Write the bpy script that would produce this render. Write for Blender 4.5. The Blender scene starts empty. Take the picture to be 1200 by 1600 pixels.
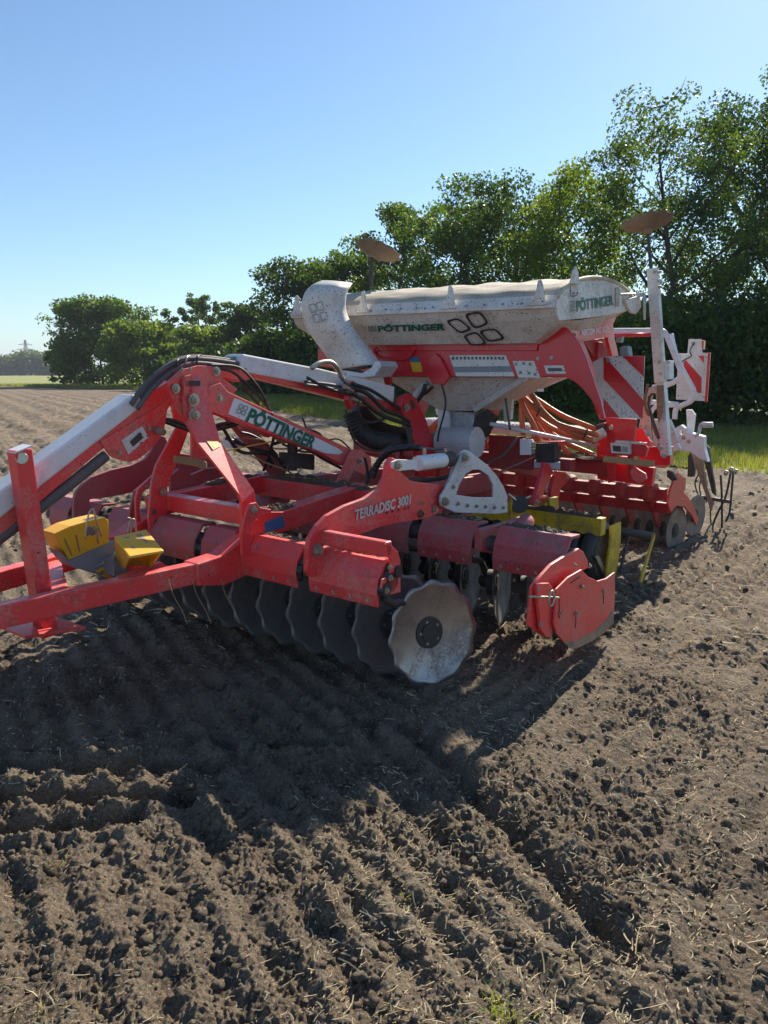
import bpy, bmesh, math, random
import numpy as np
from mathutils import Vector, Matrix
random.seed(7); rng = np.random.default_rng(11)
scn = bpy.context.scene; COL = scn.collection
# ---------------------------------------------------------------- camera, sky, sun, exposure
FPX = 1200.; PITCH = math.radians(10.3); CAMH = 1.68
cd = bpy.data.cameras.new('camera'); cam = bpy.data.objects.new('camera', cd); COL.objects.link(cam)
cam.location = (0, 0, CAMH); cam.rotation_euler = (math.radians(90) - PITCH, 0, 0)
cd.sensor_fit = 'VERTICAL'; cd.sensor_height = 36; cd.lens = 36 * FPX / 1600; cd.clip_end = 9000; cd.clip_start = .05
scn.camera = cam
SUN_AZ = math.radians(28); SUN_EL = math.radians(34.5)
w = bpy.data.worlds.new('World'); scn.world = w; w.use_nodes = True
nt = w.node_tree; nt.nodes.clear()
sky = nt.nodes.new('ShaderNodeTexSky'); sky.sky_type = 'NISHITA'; sky.sun_disc = False
sky.sun_elevation = SUN_EL; sky.sun_rotation = SUN_AZ; sky.air_density = 1.; sky.dust_density = .25; sky.ozone_density = 3.2; sky.altitude = 200
bg = nt.nodes.new('ShaderNodeBackground'); bg.inputs[1].default_value = .078
wo = nt.nodes.new('ShaderNodeOutputWorld'); tint = nt.nodes.new('ShaderNodeMix'); tint.data_type = 'RGBA'; tint.blend_type = 'MULTIPLY'; tint.inputs[0].default_value = 1; tint.inputs[7].default_value = (.9, 1.02, 1.07, 1); nt.links.new(sky.outputs[0], tint.inputs[6]); nt.links.new(tint.outputs[2], bg.inputs[0]); nt.links.new(bg.outputs[0], wo.inputs[0])
sl = bpy.data.lights.new('sun', 'SUN'); so = bpy.data.objects.new('sun', sl); COL.objects.link(so)
sl.energy = 5.0; sl.angle = math.radians(.55); sl.color = (1, .9, .76)
sd = Vector((math.sin(SUN_AZ) * math.cos(SUN_EL), math.cos(SUN_AZ) * math.cos(SUN_EL), math.sin(SUN_EL)))
so.rotation_euler = sd.to_track_quat('Z', 'Y').to_euler()
vs = scn.view_settings; vs.view_transform = 'Standard'; vs.look = 'None'; vs.exposure = .88; vs.gamma = 1; vs.use_curve_mapping = False
scn.cycles.max_bounces = 6; scn.cycles.transparent_max_bounces = 8; scn.cycles.volume_bounces = 0

# ---------------------------------------------------------------- frames of reference
def ray(px, py):
    x = px - 600; z = 800 - py; c, s = math.cos(PITCH), math.sin(PITCH)
    return np.array([x, FPX * c + z * s, -FPX * s + z * c]) / FPX
def unit(a): return a / np.linalg.norm(a)
VV = -unit(ray(-1000, 556)); u0 = ray(1530, 600); UU = unit(u0 - u0.dot(VV) * VV); WW = np.cross(VV, UU)
if WW[2] < 0: WW = -WW
CC = np.array([0, 0, CAMH]); OO = CC + ray(613, 895) * 3.75 - 1.5 * VV; OO = OO - WW * (OO[2] / WW[2])
MM = np.array([UU, VV, WW])
def P(px, py, u=None, v=None, w=None):
    """machine coordinates (along, across, up) of the place seen at a photo point on a machine plane"""
    r = ray(px, py); c = MM @ (CC - OO); d = MM @ r
    t = (u - c[0]) / d[0] if u is not None else (v - c[1]) / d[1] if v is not None else (w - c[2]) / d[2]
    return c + d * t
def G(px, py, z=0.):
    r = ray(px, py); t = (z - CAMH) / r[2]; return CC + r * t
def L(p): return Vector((p[0], -p[1], p[2]))
MROT = Matrix((( UU[0], -VV[0], WW[0]), (UU[1], -VV[1], WW[1]), (UU[2], -VV[2], WW[2])))
def toworld(p): return OO + p[0] * UU + p[1] * VV + p[2] * WW

# ---------------------------------------------------------------- materials
MATS = {}
def nodes(name):
    m = bpy.data.materials.new(name); m.use_nodes = True; t = m.node_tree; t.nodes.clear()
    o = t.nodes.new('ShaderNodeOutputMaterial'); return m, t, o
def N(t, k, **kw):
    n = t.nodes.new(k)
    for a, b in kw.items():
        if a.startswith('i_'):
            n.inputs[int(a[2:]) if a[2:].isdigit() else a[2:].replace('_', ' ')].default_value = b
        else: setattr(n, a, b)
    return n
def ramp(t, src, a, b):
    r = N(t, 'ShaderNodeMapRange'); r.inputs[1].default_value = a; r.inputs[2].default_value = b; t.links.new(src, r.inputs[0]); return r.outputs[0]
def mixc(t, f, a, b):
    m = N(t, 'ShaderNodeMix', data_type='RGBA')
    if isinstance(f, float): m.inputs[0].default_value = f
    else: t.links.new(f, m.inputs[0])
    for i, x in ((6, a), (7, b)):
        if isinstance(x, tuple): m.inputs[i].default_value = (*x[:3], 1)
        else: t.links.new(x, m.inputs[i])
    return m.outputs[2]
def paint(name, col, rough=.4, metal=0., dust=.35, dustc=(.2, .155, .12), spots=.5, coat=0., scale=1., spotc=(.045, .035, .028), bump=.15, wear=None, spotsize=34, mud=0.):
    m, t, o = nodes(name); b = N(t, 'ShaderNodeBsdfPrincipled'); tc = N(t, 'ShaderNodeTexCoord')
    n1 = N(t, 'ShaderNodeTexNoise'); n1.inputs['Scale'].default_value = 3.2 * scale; n1.inputs['Detail'].default_value = 9; n1.inputs['Roughness'].default_value = .68
    n2 = N(t, 'ShaderNodeTexNoise'); n2.inputs['Scale'].default_value = 60 * scale; n2.inputs['Detail'].default_value = 6
    for n in (n1, n2): t.links.new(tc.outputs['Object'], n.inputs['Vector'])
    mu = N(t, 'ShaderNodeMath', operation='MULTIPLY_ADD'); t.links.new(n2.outputs[0], mu.inputs[0]); mu.inputs[1].default_value = .55; t.links.new(n1.outputs[0], mu.inputs[2])
    f = ramp(t, mu.outputs[0], .98 - dust * .55, 1.25 - dust * .3)
    # dust lies thicker on faces that look up
    ge = N(t, 'ShaderNodeNewGeometry'); se = N(t, 'ShaderNodeSeparateXYZ'); t.links.new(ge.outputs['Normal'], se.inputs[0])
    up = ramp(t, se.outputs[2], .3, 1.); ml = N(t, 'ShaderNodeMath', operation='MULTIPLY_ADD'); t.links.new(up, ml.inputs[0]); ml.inputs[1].default_value = dust * .55; t.links.new(f, ml.inputs[2]); ml.use_clamp = True
    if wear: base = mixc(t, ramp(t, n1.outputs[0], .56, .63), col, wear)
    else: base = mixc(t, ramp(t, n1.outputs[0], .3, .7), col, tuple(c * .82 for c in col))
    c = mixc(t, ml.outputs[0], base, dustc)
    if mud:
        n3 = N(t, 'ShaderNodeTexNoise'); n3.inputs['Scale'].default_value = 7; n3.inputs['Detail'].default_value = 12; n3.inputs['Roughness'].default_value = .78; t.links.new(tc.outputs['Object'], n3.inputs['Vector']); mf = N(t, 'ShaderNodeMath', operation='MULTIPLY'); t.links.new(ramp(t, n3.outputs[0], .53, .64), mf.inputs[0]); mf.inputs[1].default_value = mud; c = mixc(t, mf.outputs[0], c, (.13, .095, .07))
    if spots:
        vo = N(t, 'ShaderNodeTexVoronoi'); vo.inputs['Scale'].default_value = spotsize * scale; wp = N(t, 'ShaderNodeVectorMath', operation='MULTIPLY_ADD')
        t.links.new(n2.outputs[1], wp.inputs[0]); wp.inputs[1].default_value = (.018,) * 3; t.links.new(tc.outputs['Object'], wp.inputs[2]); t.links.new(wp.outputs[0], vo.inputs['Vector'])
        sc = N(t, 'ShaderNodeSeparateColor'); t.links.new(vo.outputs['Color'], sc.inputs[0])
        th = N(t, 'ShaderNodeMath', operation='MULTIPLY_ADD'); t.links.new(sc.outputs[0], th.inputs[0]); th.inputs[1].default_value = .34 * spots; th.inputs[2].default_value = -.02
        lt = N(t, 'ShaderNodeMath', operation='LESS_THAN'); t.links.new(vo.outputs['Distance'], lt.inputs[0]); t.links.new(th.outputs[0], lt.inputs[1])
        c = mixc(t, lt.outputs[0], c, spotc)
    t.links.new(c, b.inputs['Base Color']); b.inputs['Metallic'].default_value = metal
    rr = N(t, 'ShaderNodeMapRange'); t.links.new(ml.outputs[0], rr.inputs[0]); rr.inputs[3].default_value = rough; rr.inputs[4].default_value = .9; t.links.new(rr.outputs[0], b.inputs['Roughness'])
    b.inputs['Coat Weight'].default_value = coat; b.inputs['Coat Roughness'].default_value = .2
    bu = N(t, 'ShaderNodeBump'); bu.inputs['Strength'].default_value = bump; bu.inputs['Distance'].default_value = .004; t.links.new(mu.outputs[0], bu.inputs['Height']); t.links.new(bu.outputs[0], b.inputs['Normal'])
    t.links.new(b.outputs[0], o.inputs[0]); MATS[name] = m; return m
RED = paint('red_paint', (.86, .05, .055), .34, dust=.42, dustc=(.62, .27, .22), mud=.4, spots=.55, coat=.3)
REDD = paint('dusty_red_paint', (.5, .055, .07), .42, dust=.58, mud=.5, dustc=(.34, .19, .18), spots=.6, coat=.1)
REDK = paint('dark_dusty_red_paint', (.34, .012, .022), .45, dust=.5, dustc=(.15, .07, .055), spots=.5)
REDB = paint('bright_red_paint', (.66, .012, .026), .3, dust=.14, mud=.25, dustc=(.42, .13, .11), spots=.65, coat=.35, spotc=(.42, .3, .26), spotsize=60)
WHITE = paint('white_paint', (.78, .79, .8), .4, dust=.2, dustc=(.45, .42, .38), spots=.5, mud=.25)
TANK = paint('muddy_white_steel', (.7, .68, .64), .45, dust=.55, mud=.4, dustc=(.46, .41, .34), spots=.9, spotc=(.12, .095, .075), spotsize=42)
TANKC = paint('clean_white_steel', (.74, .72, .68), .42, dust=.5, mud=.35, dustc=(.46, .4, .33), spots=.9, spotsize=50)
GALV = paint('galvanised_steel', (.6, .63, .67), .42, metal=.25, dust=.35, dustc=(.22, .2, .18), spots=.55)
STEEL = paint('worn_disc_steel', (.36, .36, .37), .3, metal=.85, dust=.45, dustc=(.26, .19, .13), mud=.3, spots=.15, scale=1.4, bump=.05)
DSTEEL = paint('soiled_disc_steel', (.28, .26, .25), .36, metal=.6, dust=.55, dustc=(.15, .115, .085), spots=.2, scale=2)
IRON = paint('dark_cast_iron', (.045, .043, .042), .5, dust=.5, dustc=(.07, .055, .045), spots=.2)
BOLTM = paint('zinc_bolt', (.5, .47, .4), .35, metal=.8, dust=.4, dustc=(.2, .17, .13), spots=0)
RUBBER = paint('black_rubber', (.022, .022, .024), .45, dust=.35, dustc=(.1, .08, .065), spots=0, bump=.05)
HOSEG = paint('grey_hose_sleeve', (.1, .1, .105), .6, dust=.45, spots=0)
TARP = paint('cream_tarpaulin', (.58, .51, .38), .6, dust=.5, dustc=(.3, .25, .19), spots=.25, bump=.5)
ORANGE = paint('orange_hose', (.52, .13, .05), .35, dust=.4, dustc=(.3, .17, .1), spots=0)
YEL = paint('yellow_paint', (.72, .5, .02), .42, dust=.48, mud=.5, dustc=(.16, .12, .06), spots=.6)
YELC = paint('yellow_plastic', (.95, .5, .03), .4, dust=.15, spots=.15)
GREYP = paint('grey_plastic', (.26, .28, .3), .5, dust=.3, spots=.2)
RUST = paint('rusty_steel', (.2, .12, .075), .75, dust=.65, dustc=(.34, .27, .2), spots=.4)
RUSTD = paint('dusty_brown_steel', (.13, .095, .07), .75, dust=.6, dustc=(.26, .21, .16), mud=.5, spots=.4)
GREEN = paint('green_lettering', (.0, .12, .075), .5, dust=.15, spots=.15)
BLACK = paint('black_lettering', (.03, .03, .03), .5, dust=.3, spots=.15)
LETW = paint('white_lettering', (.62, .6, .56), .5, dust=.35, spots=.4)
STK = paint('white_sticker', (.75, .74, .7), .45, dust=.3, dustc=(.5,.46,.4), spots=1., spotsize=55)
STY = paint('yellow_sticker', (.7, .42, .02), .45, dust=.2, spots=.3)
STB = paint('blue_sticker', (.05, .14, .3), .45, dust=.3, spots=.4)
WOOD = paint('pale_stick', (.35, .27, .14), .7, dust=.3, spots=0)
GLASS = paint('lamp_lens', (.3, .3, .31), .12, dust=.3, spots=.3)
AMBER = paint('orange_lens', (.75, .13, .01), .2, dust=.15, spots=0)
CHAFF = paint('soil_and_straw', (.085, .062, .045), .95, dust=.3, dustc=(.2, .16, .1), spots=.2, scale=3)

# ---------------------------------------------------------------- mesh helpers
def link(name, me, mat, parent=None, bevel=0.):
    o = bpy.data.objects.new(name, me); COL.objects.link(o)
    if mat: me.materials.append(mat)
    if parent is not None: o.parent = parent
    if bevel:
        b = o.modifiers.new('bevel', 'BEVEL'); b.width = bevel; b.segments = 2; b.limit_method = 'ANGLE'; b.angle_limit = math.radians(35)
    return o
def fin(name, bm, mat, parent=None, smooth=False, bevel=0.):
    bmesh.ops.recalc_face_normals(bm, faces=bm.faces)
    me = bpy.data.meshes.new(name); bm.to_mesh(me); bm.free()
    if smooth: me.polygons.foreach_set('use_smooth', [True] * len(me.polygons))
    return link(name, me, mat, parent, bevel)
def thing(name, label, cat, group=None, loc=None, rot=None, parent=None):
    o = bpy.data.objects.new(name, None); COL.objects.link(o); o.empty_display_size = .1
    if loc is not None: o.location = loc
    if rot is not None: o.rotation_euler = rot
    tag(o, label, cat, group); return o
def tag(o, label=None, cat=None, group=None, kind=None):
    if label: o['label'] = label
    if cat: o['category'] = cat
    if group: o['group'] = group
    if kind: o['kind'] = kind
    return o
def prism(bm, pts, off, holes=()):
    """pts: closed outline of 3-D points, extruded by vector off"""
    off = Vector(off)
    if not holes:
        a = [bm.verts.new(p) for p in pts]; b = [bm.verts.new(Vector(p) + off) for p in pts]; n = len(pts)
        bm.faces.new(a); bm.faces.new(b[::-1])
        for i in range(n): bm.faces.new((a[i], b[i], b[(i + 1) % n], a[(i + 1) % n]))
        return
    loops = [pts] + list(holes); top = []
    for dd in (Vector((0, 0, 0)), off):
        es = []; ls = []
        for lp in loops:
            vsx = [bm.verts.new(Vector(p) + dd) for p in lp]; ls.append(vsx)
            es += [bm.edges.new((vsx[i], vsx[(i + 1) % len(vsx)])) for i in range(len(vsx))]
        bmesh.ops.triangle_fill(bm, use_beauty=True, use_dissolve=False, edges=es); top.append(ls)
    for a, b in zip(*top):
        for i in range(len(a)):
            j = (i + 1) % len(a); bm.faces.new((a[i], a[j], b[j], b[i]))
def smoothpoly(pts, it=1):
    for _ in range(it):
        q = []
        for i in range(len(pts)):
            a = np.array(pts[i], float); b = np.array(pts[(i + 1) % len(pts)], float); q += [a * .75 + b * .25, a * .25 + b * .75]
        pts = q
    return pts
def plate(name, pts, mat, parent, v=None, u=None, w=None, t=.012, holes=(), bevel=.002, sm=0):
    """an outline seen in the photo, on its own plane of the machine, thickness t away from the viewer"""
    if sm: pts = smoothpoly(pts, sm)
    f = lambda ps: [L(P(x, y, u=u, v=v, w=w)) for x, y in ps]
    off = L((0, -t, 0)) if v is not None else L((t, 0, 0)) if u is not None else L((0, 0, -t))
    bm = bmesh.new(); prism(bm, f(pts), off, [f(h) for h in holes]); return fin(name, bm, mat, parent, bevel=bevel)
def slab(name, pts, mat, parent, v=None, u=None, w=None, t=.012, bevel=.002):
    """same with machine coordinates given as pairs on that plane"""
    f = (lambda a: (a[0], v, a[1])) if v is not None else (lambda a: (u, a[0], a[1])) if u is not None else (lambda a: (a[0], a[1], w))
    off = L((0, -t, 0)) if v is not None else L((t, 0, 0)) if u is not None else L((0, 0, -t))
    bm = bmesh.new(); prism(bm, [L(f(a)) for a in pts], off); return fin(name, bm, mat, parent, bevel=bevel)
def addbeam(bm, a, b, sx, sz, up=(0, 0, 1), sx2=None, sz2=None):
    a = Vector(a); b = Vector(b); d = (b - a).normalized(); s = d.cross(Vector(up)).normalized(); z = s.cross(d)
    q = []
    for p, x, y in ((a, sx, sz), (b, sx2 or sx, sz2 or sz)):
        q.append([bm.verts.new(p + s * (i * x / 2) + z * (j * y / 2)) for i, j in ((-1, -1), (1, -1), (1, 1), (-1, 1))])
    bm.faces.new(q[0]); bm.faces.new(q[1][::-1])
    for i in range(4): bm.faces.new((q[0][i], q[1][i], q[1][(i + 1) % 4], q[0][(i + 1) % 4]))
def beam(name, a, b, sx, sz, mat, parent, bevel=.006, **k):
    bm = bmesh.new(); addbeam(bm, L(a), L(b), sx, sz, **k); return fin(name, bm, mat, parent, bevel=bevel)
def addtube(bm, path, r, n=10, closed=True, flat=1., ups=None):
    path = [Vector(p) for p in path]; m = len(path); rings = []; prev = None
    for i, p in enumerate(path):
        d = (path[min(i + 1, m - 1)] - path[max(i - 1, 0)]).normalized()
        if prev is None:
            s = d.cross(Vector((0, 0, 1)) if abs(d.z) < .9 else Vector((1, 0, 0))).normalized()
        else:
            s = (prev - d * prev.dot(d)).normalized()
        prev = s; z = s.cross(d); rr = r[i] if hasattr(r, '__len__') else r
        rings.append([bm.verts.new(p + (s * math.cos(2 * math.pi * k / n) + z * math.sin(2 * math.pi * k / n) * flat) * rr) for k in range(n)])
    for a, b in zip(rings, rings[1:]):
        for k in range(n): bm.faces.new((a[k], a[(k + 1) % n], b[(k + 1) % n], b[k]))
    if closed: bm.faces.new(rings[0][::-1]); bm.faces.new(rings[-1])
def spline(pts, k=8):
    p = [np.array(x, float) for x in pts]; p = [2 * p[0] - p[1]] + p + [2 * p[-1] - p[-2]]; out = []
    for i in range(1, len(p) - 2):
        for j in range(k):
            t = j / k; a, b, c, d = p[i - 1:i + 3]
            out.append(.5 * (2 * b + (c - a) * t + (2 * a - 5 * b + 4 * c - d) * t * t + (3 * b - a - 3 * c + d) * t ** 3))
    out.append(p[-2]); return out
def tube(name, pts, r, mat, parent, n=10, k=8, ribs=0, curve=True):
    pts = spline(pts, k) if curve else pts
    if ribs:
        q = []; rr = []; acc = 0
        for i in range(len(pts) - 1):
            l = np.linalg.norm(pts[i + 1] - pts[i]); s = max(2, int(l / ribs * 4))
            for j in range(s): q.append(pts[i] + (pts[i + 1] - pts[i]) * j / s); acc += l / s; rr.append(r * (1 + .09 * math.sin(acc / ribs * 2 * math.pi)))
        pts, r = q, rr
    bm = bmesh.new(); addtube(bm, [L(p) for p in pts], r, n); return fin(name, bm, mat, parent, smooth=True)
def hose(name, pxs, r, mat, parent, **k):
    """pxs: (px, py, plane) with plane a dict"""
    return tube(name, [P(a, b, **c) for a, b, c in pxs], r, mat, parent, **k)
def cyl(name, a, b, r, mat, parent, n=20, bevel=.002, r2=None):
    bm = bmesh.new(); addtube(bm, [L(a), L(b)], [r, r2 or r], n); o = fin(name, bm, mat, parent, bevel=bevel)
    return o
_bolt = None
def boltmesh():
    global _bolt
    if _bolt: return _bolt
    bm = bmesh.new(); addtube(bm, [(0, 0, 0), (0, 0, .12)], 1., 18); addtube(bm, [(0, 0, .12), (0, 0, .6)], .68, 6); addtube(bm, [(0, 0, .6), (0, 0, .95)], .38, 10)
    bmesh.ops.recalc_face_normals(bm, faces=bm.faces); _bolt = bpy.data.meshes.new('bolt'); bm.to_mesh(_bolt); bm.free(); _bolt.materials.append(BOLTM); return _bolt
def bolt(p, d, r, parent):
    o = bpy.data.objects.new('bolt', boltmesh()); COL.objects.link(o); o.parent = parent; o.location = L(p)
    o.rotation_euler = L(d).to_track_quat('Z', 'Y').to_euler(); o.scale = (r, r, r); return o
def vbolt(px, py, v, r, parent): return bolt(P(px, py, v=v), (0, 1, 0), r, parent)
def ubolt(px, py, u, r, parent): return bolt(P(px, py, u=u), (-1, 0, 0), r, parent)
def text(name, s, bl, br, tl, mat, parent, off=.03, lift=.0035, nrm=None, shear=0, space=1.):
    """flat lettering on a surface: bl, br, tl are machine points of the text box corners"""
    cu = bpy.data.curves.new(name, 'FONT'); cu.body = s; cu.offset = off; cu.space_character = space; cu.shear = shear; cu.resolution_u = 3
    o = bpy.data.objects.new(name, cu); COL.objects.link(o); dg = bpy.context.evaluated_depsgraph_get()
    me = bpy.data.meshes.new_from_object(o.evaluated_get(dg)); bpy.data.objects.remove(o)
    co = np.empty(len(me.vertices) * 3); me.vertices.foreach_get('co', co); co = co.reshape(-1, 3)
    x0, x1 = co[:, 0].min(), co[:, 0].max(); y1 = .7 if co[:, 1].max() < 1.2 else co[:, 1].max(); y0 = 0.
    A, B, T = (np.array(L(q)) for q in (bl, br, tl)); nn = unit(np.cross(B - A, T - A))
    if nrm is not None and np.dot(nn, np.array(L(nrm))) < 0: nn = -nn
    q = A + np.outer((co[:, 0] - x0) / (x1 - x0), B - A) + np.outer((co[:, 1] - y0) / (y1 - y0), T - A) + nn * lift
    me.vertices.foreach_set('co', q.ravel()); me.update(); me.materials.clear(); return link(name, me, mat, parent)
def clover(name, bl, br, tl, mat, parent, th=.16, lift=.0035, nrm=None, rings=True):
    """emblem of four rounded rhombs, each a ring"""
    bm = bmesh.new(); A, B, T = (np.array(L(q)) for q in (bl, br, tl)); nn = unit(np.cross(B - A, T - A))
    if nrm is not None and np.dot(nn, np.array(L(nrm))) < 0: nn = -nn
    def rr(cx, cy, h, rad):
        out = []
        for i, (sx, sy) in enumerate(((1, 1), (-1, 1), (-1, -1), (1, -1))):
            for k in range(5):
                a = math.pi / 2 * (i + k / 4); out.append((cx + sx * (h - rad) + rad * math.cos(a), cy + sy * (h - rad) + rad * math.sin(a)))
        return out
    for cx in (.24, .76):
        for cy in (.24, .76):
            a, b = rr(cx, cy, .22, .09), rr(cx, cy, .22 - th * .45, .05)
            va = [bm.verts.new(A + (B - A) * x + (T - A) * y + nn * lift) for x, y in a]; vb = [bm.verts.new(A + (B - A) * x + (T - A) * y + nn * lift) for x, y in b]
            for i in range(len(a)): bm.faces.new((va[i], va[(i + 1) % len(a)], vb[(i + 1) % len(a)], vb[i]))
    me = bpy.data.meshes.new(name); bm.to_mesh(me); bm.free(); return link(name, me, mat, parent)
def ptxt(name, s, bl, br, tl, mat, parent, v=None, u=None, f=text, lift=.004, **k):
    q = [P(*a, u=u, v=v) for a in (bl, br, tl)]; return f(name, q[0], q[1], q[2], mat, parent, lift=lift, nrm=(0, 1, 0) if v is not None else (-1, 0, 0), **k) if f is clover else f(name, s, q[0], q[1], q[2], mat, parent, lift=lift, nrm=(0, 1, 0) if v is not None else (-1, 0, 0), **k)
# ---------------------------------------------------------------- numpy noise and the lie of the land
PERM = np.random.default_rng(5).random((256, 256)).astype(np.float32)
def vnoise(x, y, s, seed=0):
    x = x / s + seed * 17.3; y = y / s + seed * 9.7; xi = np.floor(x).astype(int); yi = np.floor(y).astype(int); fx = x - xi; fy = y - yi
    fx = fx * fx * (3 - 2 * fx); fy = fy * fy * (3 - 2 * fy); g = lambda a, b: PERM[a & 255, b & 255]
    return (g(xi, yi) * (1 - fx) + g(xi + 1, yi) * fx) * (1 - fy) + (g(xi, yi + 1) * (1 - fx) + g(xi + 1, yi + 1) * fx) * fy - .5
def lumps(x, y, s, seed=0, dens=.6):
    """rounded clods of size s: one jittered, uneven bump in most cells"""
    X = x / s + seed * 31.7; Y = y / s + seed * 13.1; xi = np.floor(X).astype(int); yi = np.floor(Y).astype(int); h = np.zeros_like(x)
    for dx in (-1, 0, 1):
        for dy in (-1, 0, 1):
            a = xi + dx; b = yi + dy; r1 = PERM[a & 255, b & 255]; r2 = PERM[(a + 91) & 255, (b + 37) & 255]; r3 = PERM[(a + 17) & 255, (b + 151) & 255]
            d = np.hypot((X - a - r1) * (.8 + .5 * r2), (Y - b - r2) * (1.3 - .5 * r1)); rad = .3 + .42 * r3
            h = np.maximum(h, np.where(r3 < dens + .25 * 0, np.sqrt(np.clip(1 - (d / rad) ** 2, 0, 1)) * rad, 0))
    return h * s
EDGE = np.array([(60, -30), (30, .5), (12, 10.4), (6.4, 12.6), (5.4, 13.4), (-1.57, 27.07), (-5.3, 35.5), (-24.3, 76.6), (-48.6, 98.5), (-400, 190)], float)
def sideofedge(x, y):
    """signed distance to the field edge, positive inside the ploughed field"""
    best = np.full(np.shape(x), 1e9); sg = np.ones(np.shape(x))
    for (x0, y0), (x1, y1) in zip(EDGE[:-1], EDGE[1:]):
        dx, dy = x1 - x0, y1 - y0; t = np.clip(((x - x0) * dx + (y - y0) * dy) / (dx * dx + dy * dy), 0, 1)
        d = np.hypot(x - x0 - t * dx, y - y0 - t * dy); s = np.sign(dx * (y - y0) - dy * (x - x0)); m = d < best; best = np.where(m, d, best); sg = np.where(m, s, sg)
    return best * sg
def seg(x, y, a, b):
    dx, dy = b[0] - a[0], b[1] - a[1]; l2 = dx * dx + dy * dy; t = ((x - a[0]) * dx + (y - a[1]) * dy) / l2; tc = np.clip(t, 0, 1)
    return np.hypot(x - a[0] - tc * dx, y - a[1] - tc * dy), t
sst = lambda a, lo, hi: (lambda t: t * t * (3 - 2 * t))(np.clip((a - lo) / (hi - lo), 0, 1))
def height(x, y):
    r = np.hypot(x, y); fade = lambda s: 1 - sst(r, 220 * s, 480 * s)      # drop what the mesh cannot carry far off
    wob = vnoise(x, y, .5, 3) * .05 + vnoise(x, y, .16, 8) * .02
    ca = (x * .866 + y * .5) + wob * .9                                     # across the old rows (heading -30 degrees)
    old = np.cos(2 * math.pi * ca / .155); amp = .5 + 1. * (vnoise(x, y, .45, 6) + .5)
    cu = (x - OO[0]) * VV[0] + (y - OO[1]) * VV[1] + wob * .4; cl = (x - OO[0]) * UU[0] + (y - OO[1]) * UU[1]
    new = np.cos(2 * math.pi * cu / .135)
    worked = sst(x - (.22 + (3.2 - y) * .38) + vnoise(x, y, .5, 9) * .15, -.12, .12) * sst(cl + y * 0 + 3.4, 0, .5)   # the machine's own passes
    worked = np.where(y > 3.4, np.maximum(sst(x + 1.4 - y * .35, 0, .6), sst(-cl, -9, -3) * 0), worked)
    h = (old * .013 * amp * (1 - worked) + new * .011 * amp * worked) * (1 - sst(r, 14, 26)) + np.cos(2 * math.pi * ca / 1.15) * .03 * sst(r, 9, 16) * (1 - sst(r, 60, 90))
    h += vnoise(x, y, 1.7, 1) * .05 + vnoise(x, y, .52, 2) * .026 * fade(.5) + vnoise(x, y, .19, 4) * .02 * fade(.2)
    if True:
        near = r < 60
        hh = np.zeros_like(x); xn, yn = x[near], y[near]; rn = r[near]
        fd = lambda s: 1 - sst(rn, 220 * s, 480 * s)
        xw = xn + vnoise(xn, yn, .03, 21) * .012; yw = yn + vnoise(xn, yn, .03, 22) * .012
        crumb = .55 + .9 * (vnoise(xn, yn, .22, 41) + .5); xw = xw + vnoise(xn, yn, .011, 23) * .006; yw = yw + vnoise(xn, yn, .011, 24) * .006
        hh[near] = (lumps(xw, yw, .26, 2, .12) * .22 * fd(.2) + lumps(xw, yw, .11, 1, .28) * .3 * (.5 + .5 * sst(rn, 3, 6)) * fd(.1) + lumps(xw, yw, .05, 3, .36) * .36 * crumb * fd(.05) + lumps(xw, yw, .026, 5, .55) * .5 * crumb * fd(.03) + lumps(xw, yw, .013, 6, .8) * .75 * fd(.022)
                    + (np.abs(vnoise(xn, yn, .13, 51)) * .03 * fd(.12) + np.abs(vnoise(xn, yn, .055, 52)) * .026 * fd(.055) + np.abs(vnoise(xn, yn, .024, 53)) * .024 * fd(.026) - .03) + np.abs(vnoise(xn, yn, .33, 54)) * .11 * sst(rn, 5, 12) * fd(.6) + lumps(xn, yn, .42, 8, .5) * .28 * sst(rn, 8, 16) * fd(.4) + vnoise(xn, yn, .045, 7) * .012 * fd(.05) + vnoise(xn, yn, .02, 9) * .01 * fd(.03) + vnoise(xn, yn, .009, 10) * .009 * fd(.022)) * (.3 + 1.1 * sst(vnoise(xn, yn, .6, 15) + .6 * vnoise(xn, yn, .17, 16), -.5, .45))
        h += hh
    # trench left by a disc, tyre lug prints, a smear of pressed soil
    d, t = seg(x, y, (.12, 3.45), (.74, 2.0)); h -= .06 * np.exp(-((d + vnoise(x, y, .07, 11) * .04) / .042) ** 2) * (t < 1.02) * (.6 + .8 * (vnoise(x, y, .2, 14) + .5)) ; h += .02 * np.exp(-((d - .13) / .06) ** 2)
    for a, b, wd, dp in (((-1.75, 2.86), (-.78, 2.82), .045, .075), ((-1.6, 2.62), (-.96, 2.66), .04, .06), ((-1.9, 3.1), (-.72, 3.07), .05, .07), ((-.9, 3.33), (-.2, 3.3), .05, .05)):
        d, t = seg(x, y, a, b); dd = d + vnoise(x, y, .05, 12) * .02; h -= dp * (1 - sst(dd, wd * .6, wd * 1.25)); h += .022 * np.exp(-((dd - wd * 1.9) / .03) ** 2)
    # chevron tyre prints on the passes at the right
    for off in (1.75, 2.2, -1.3):
        q = cu - off - 0; lane = (1 - sst(np.abs(q), .22, .3)) * sst(cl, 2.2, 3) * (1 - sst(cl, 16, 24)); ph = cl * 1. + np.abs(q) * .8
        h -= lane * (.012 + .03 * sst(np.cos(2 * math.pi * ph / .16), -.1, .5))
    e = sideofedge(x, y); h = h * sst(e, -.1, .5) - .06 * (1 - sst(e, -.3, .4)) + .05 * np.exp(-((e - .5) / .5) ** 2) * (r < 50)
    return h
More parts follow.
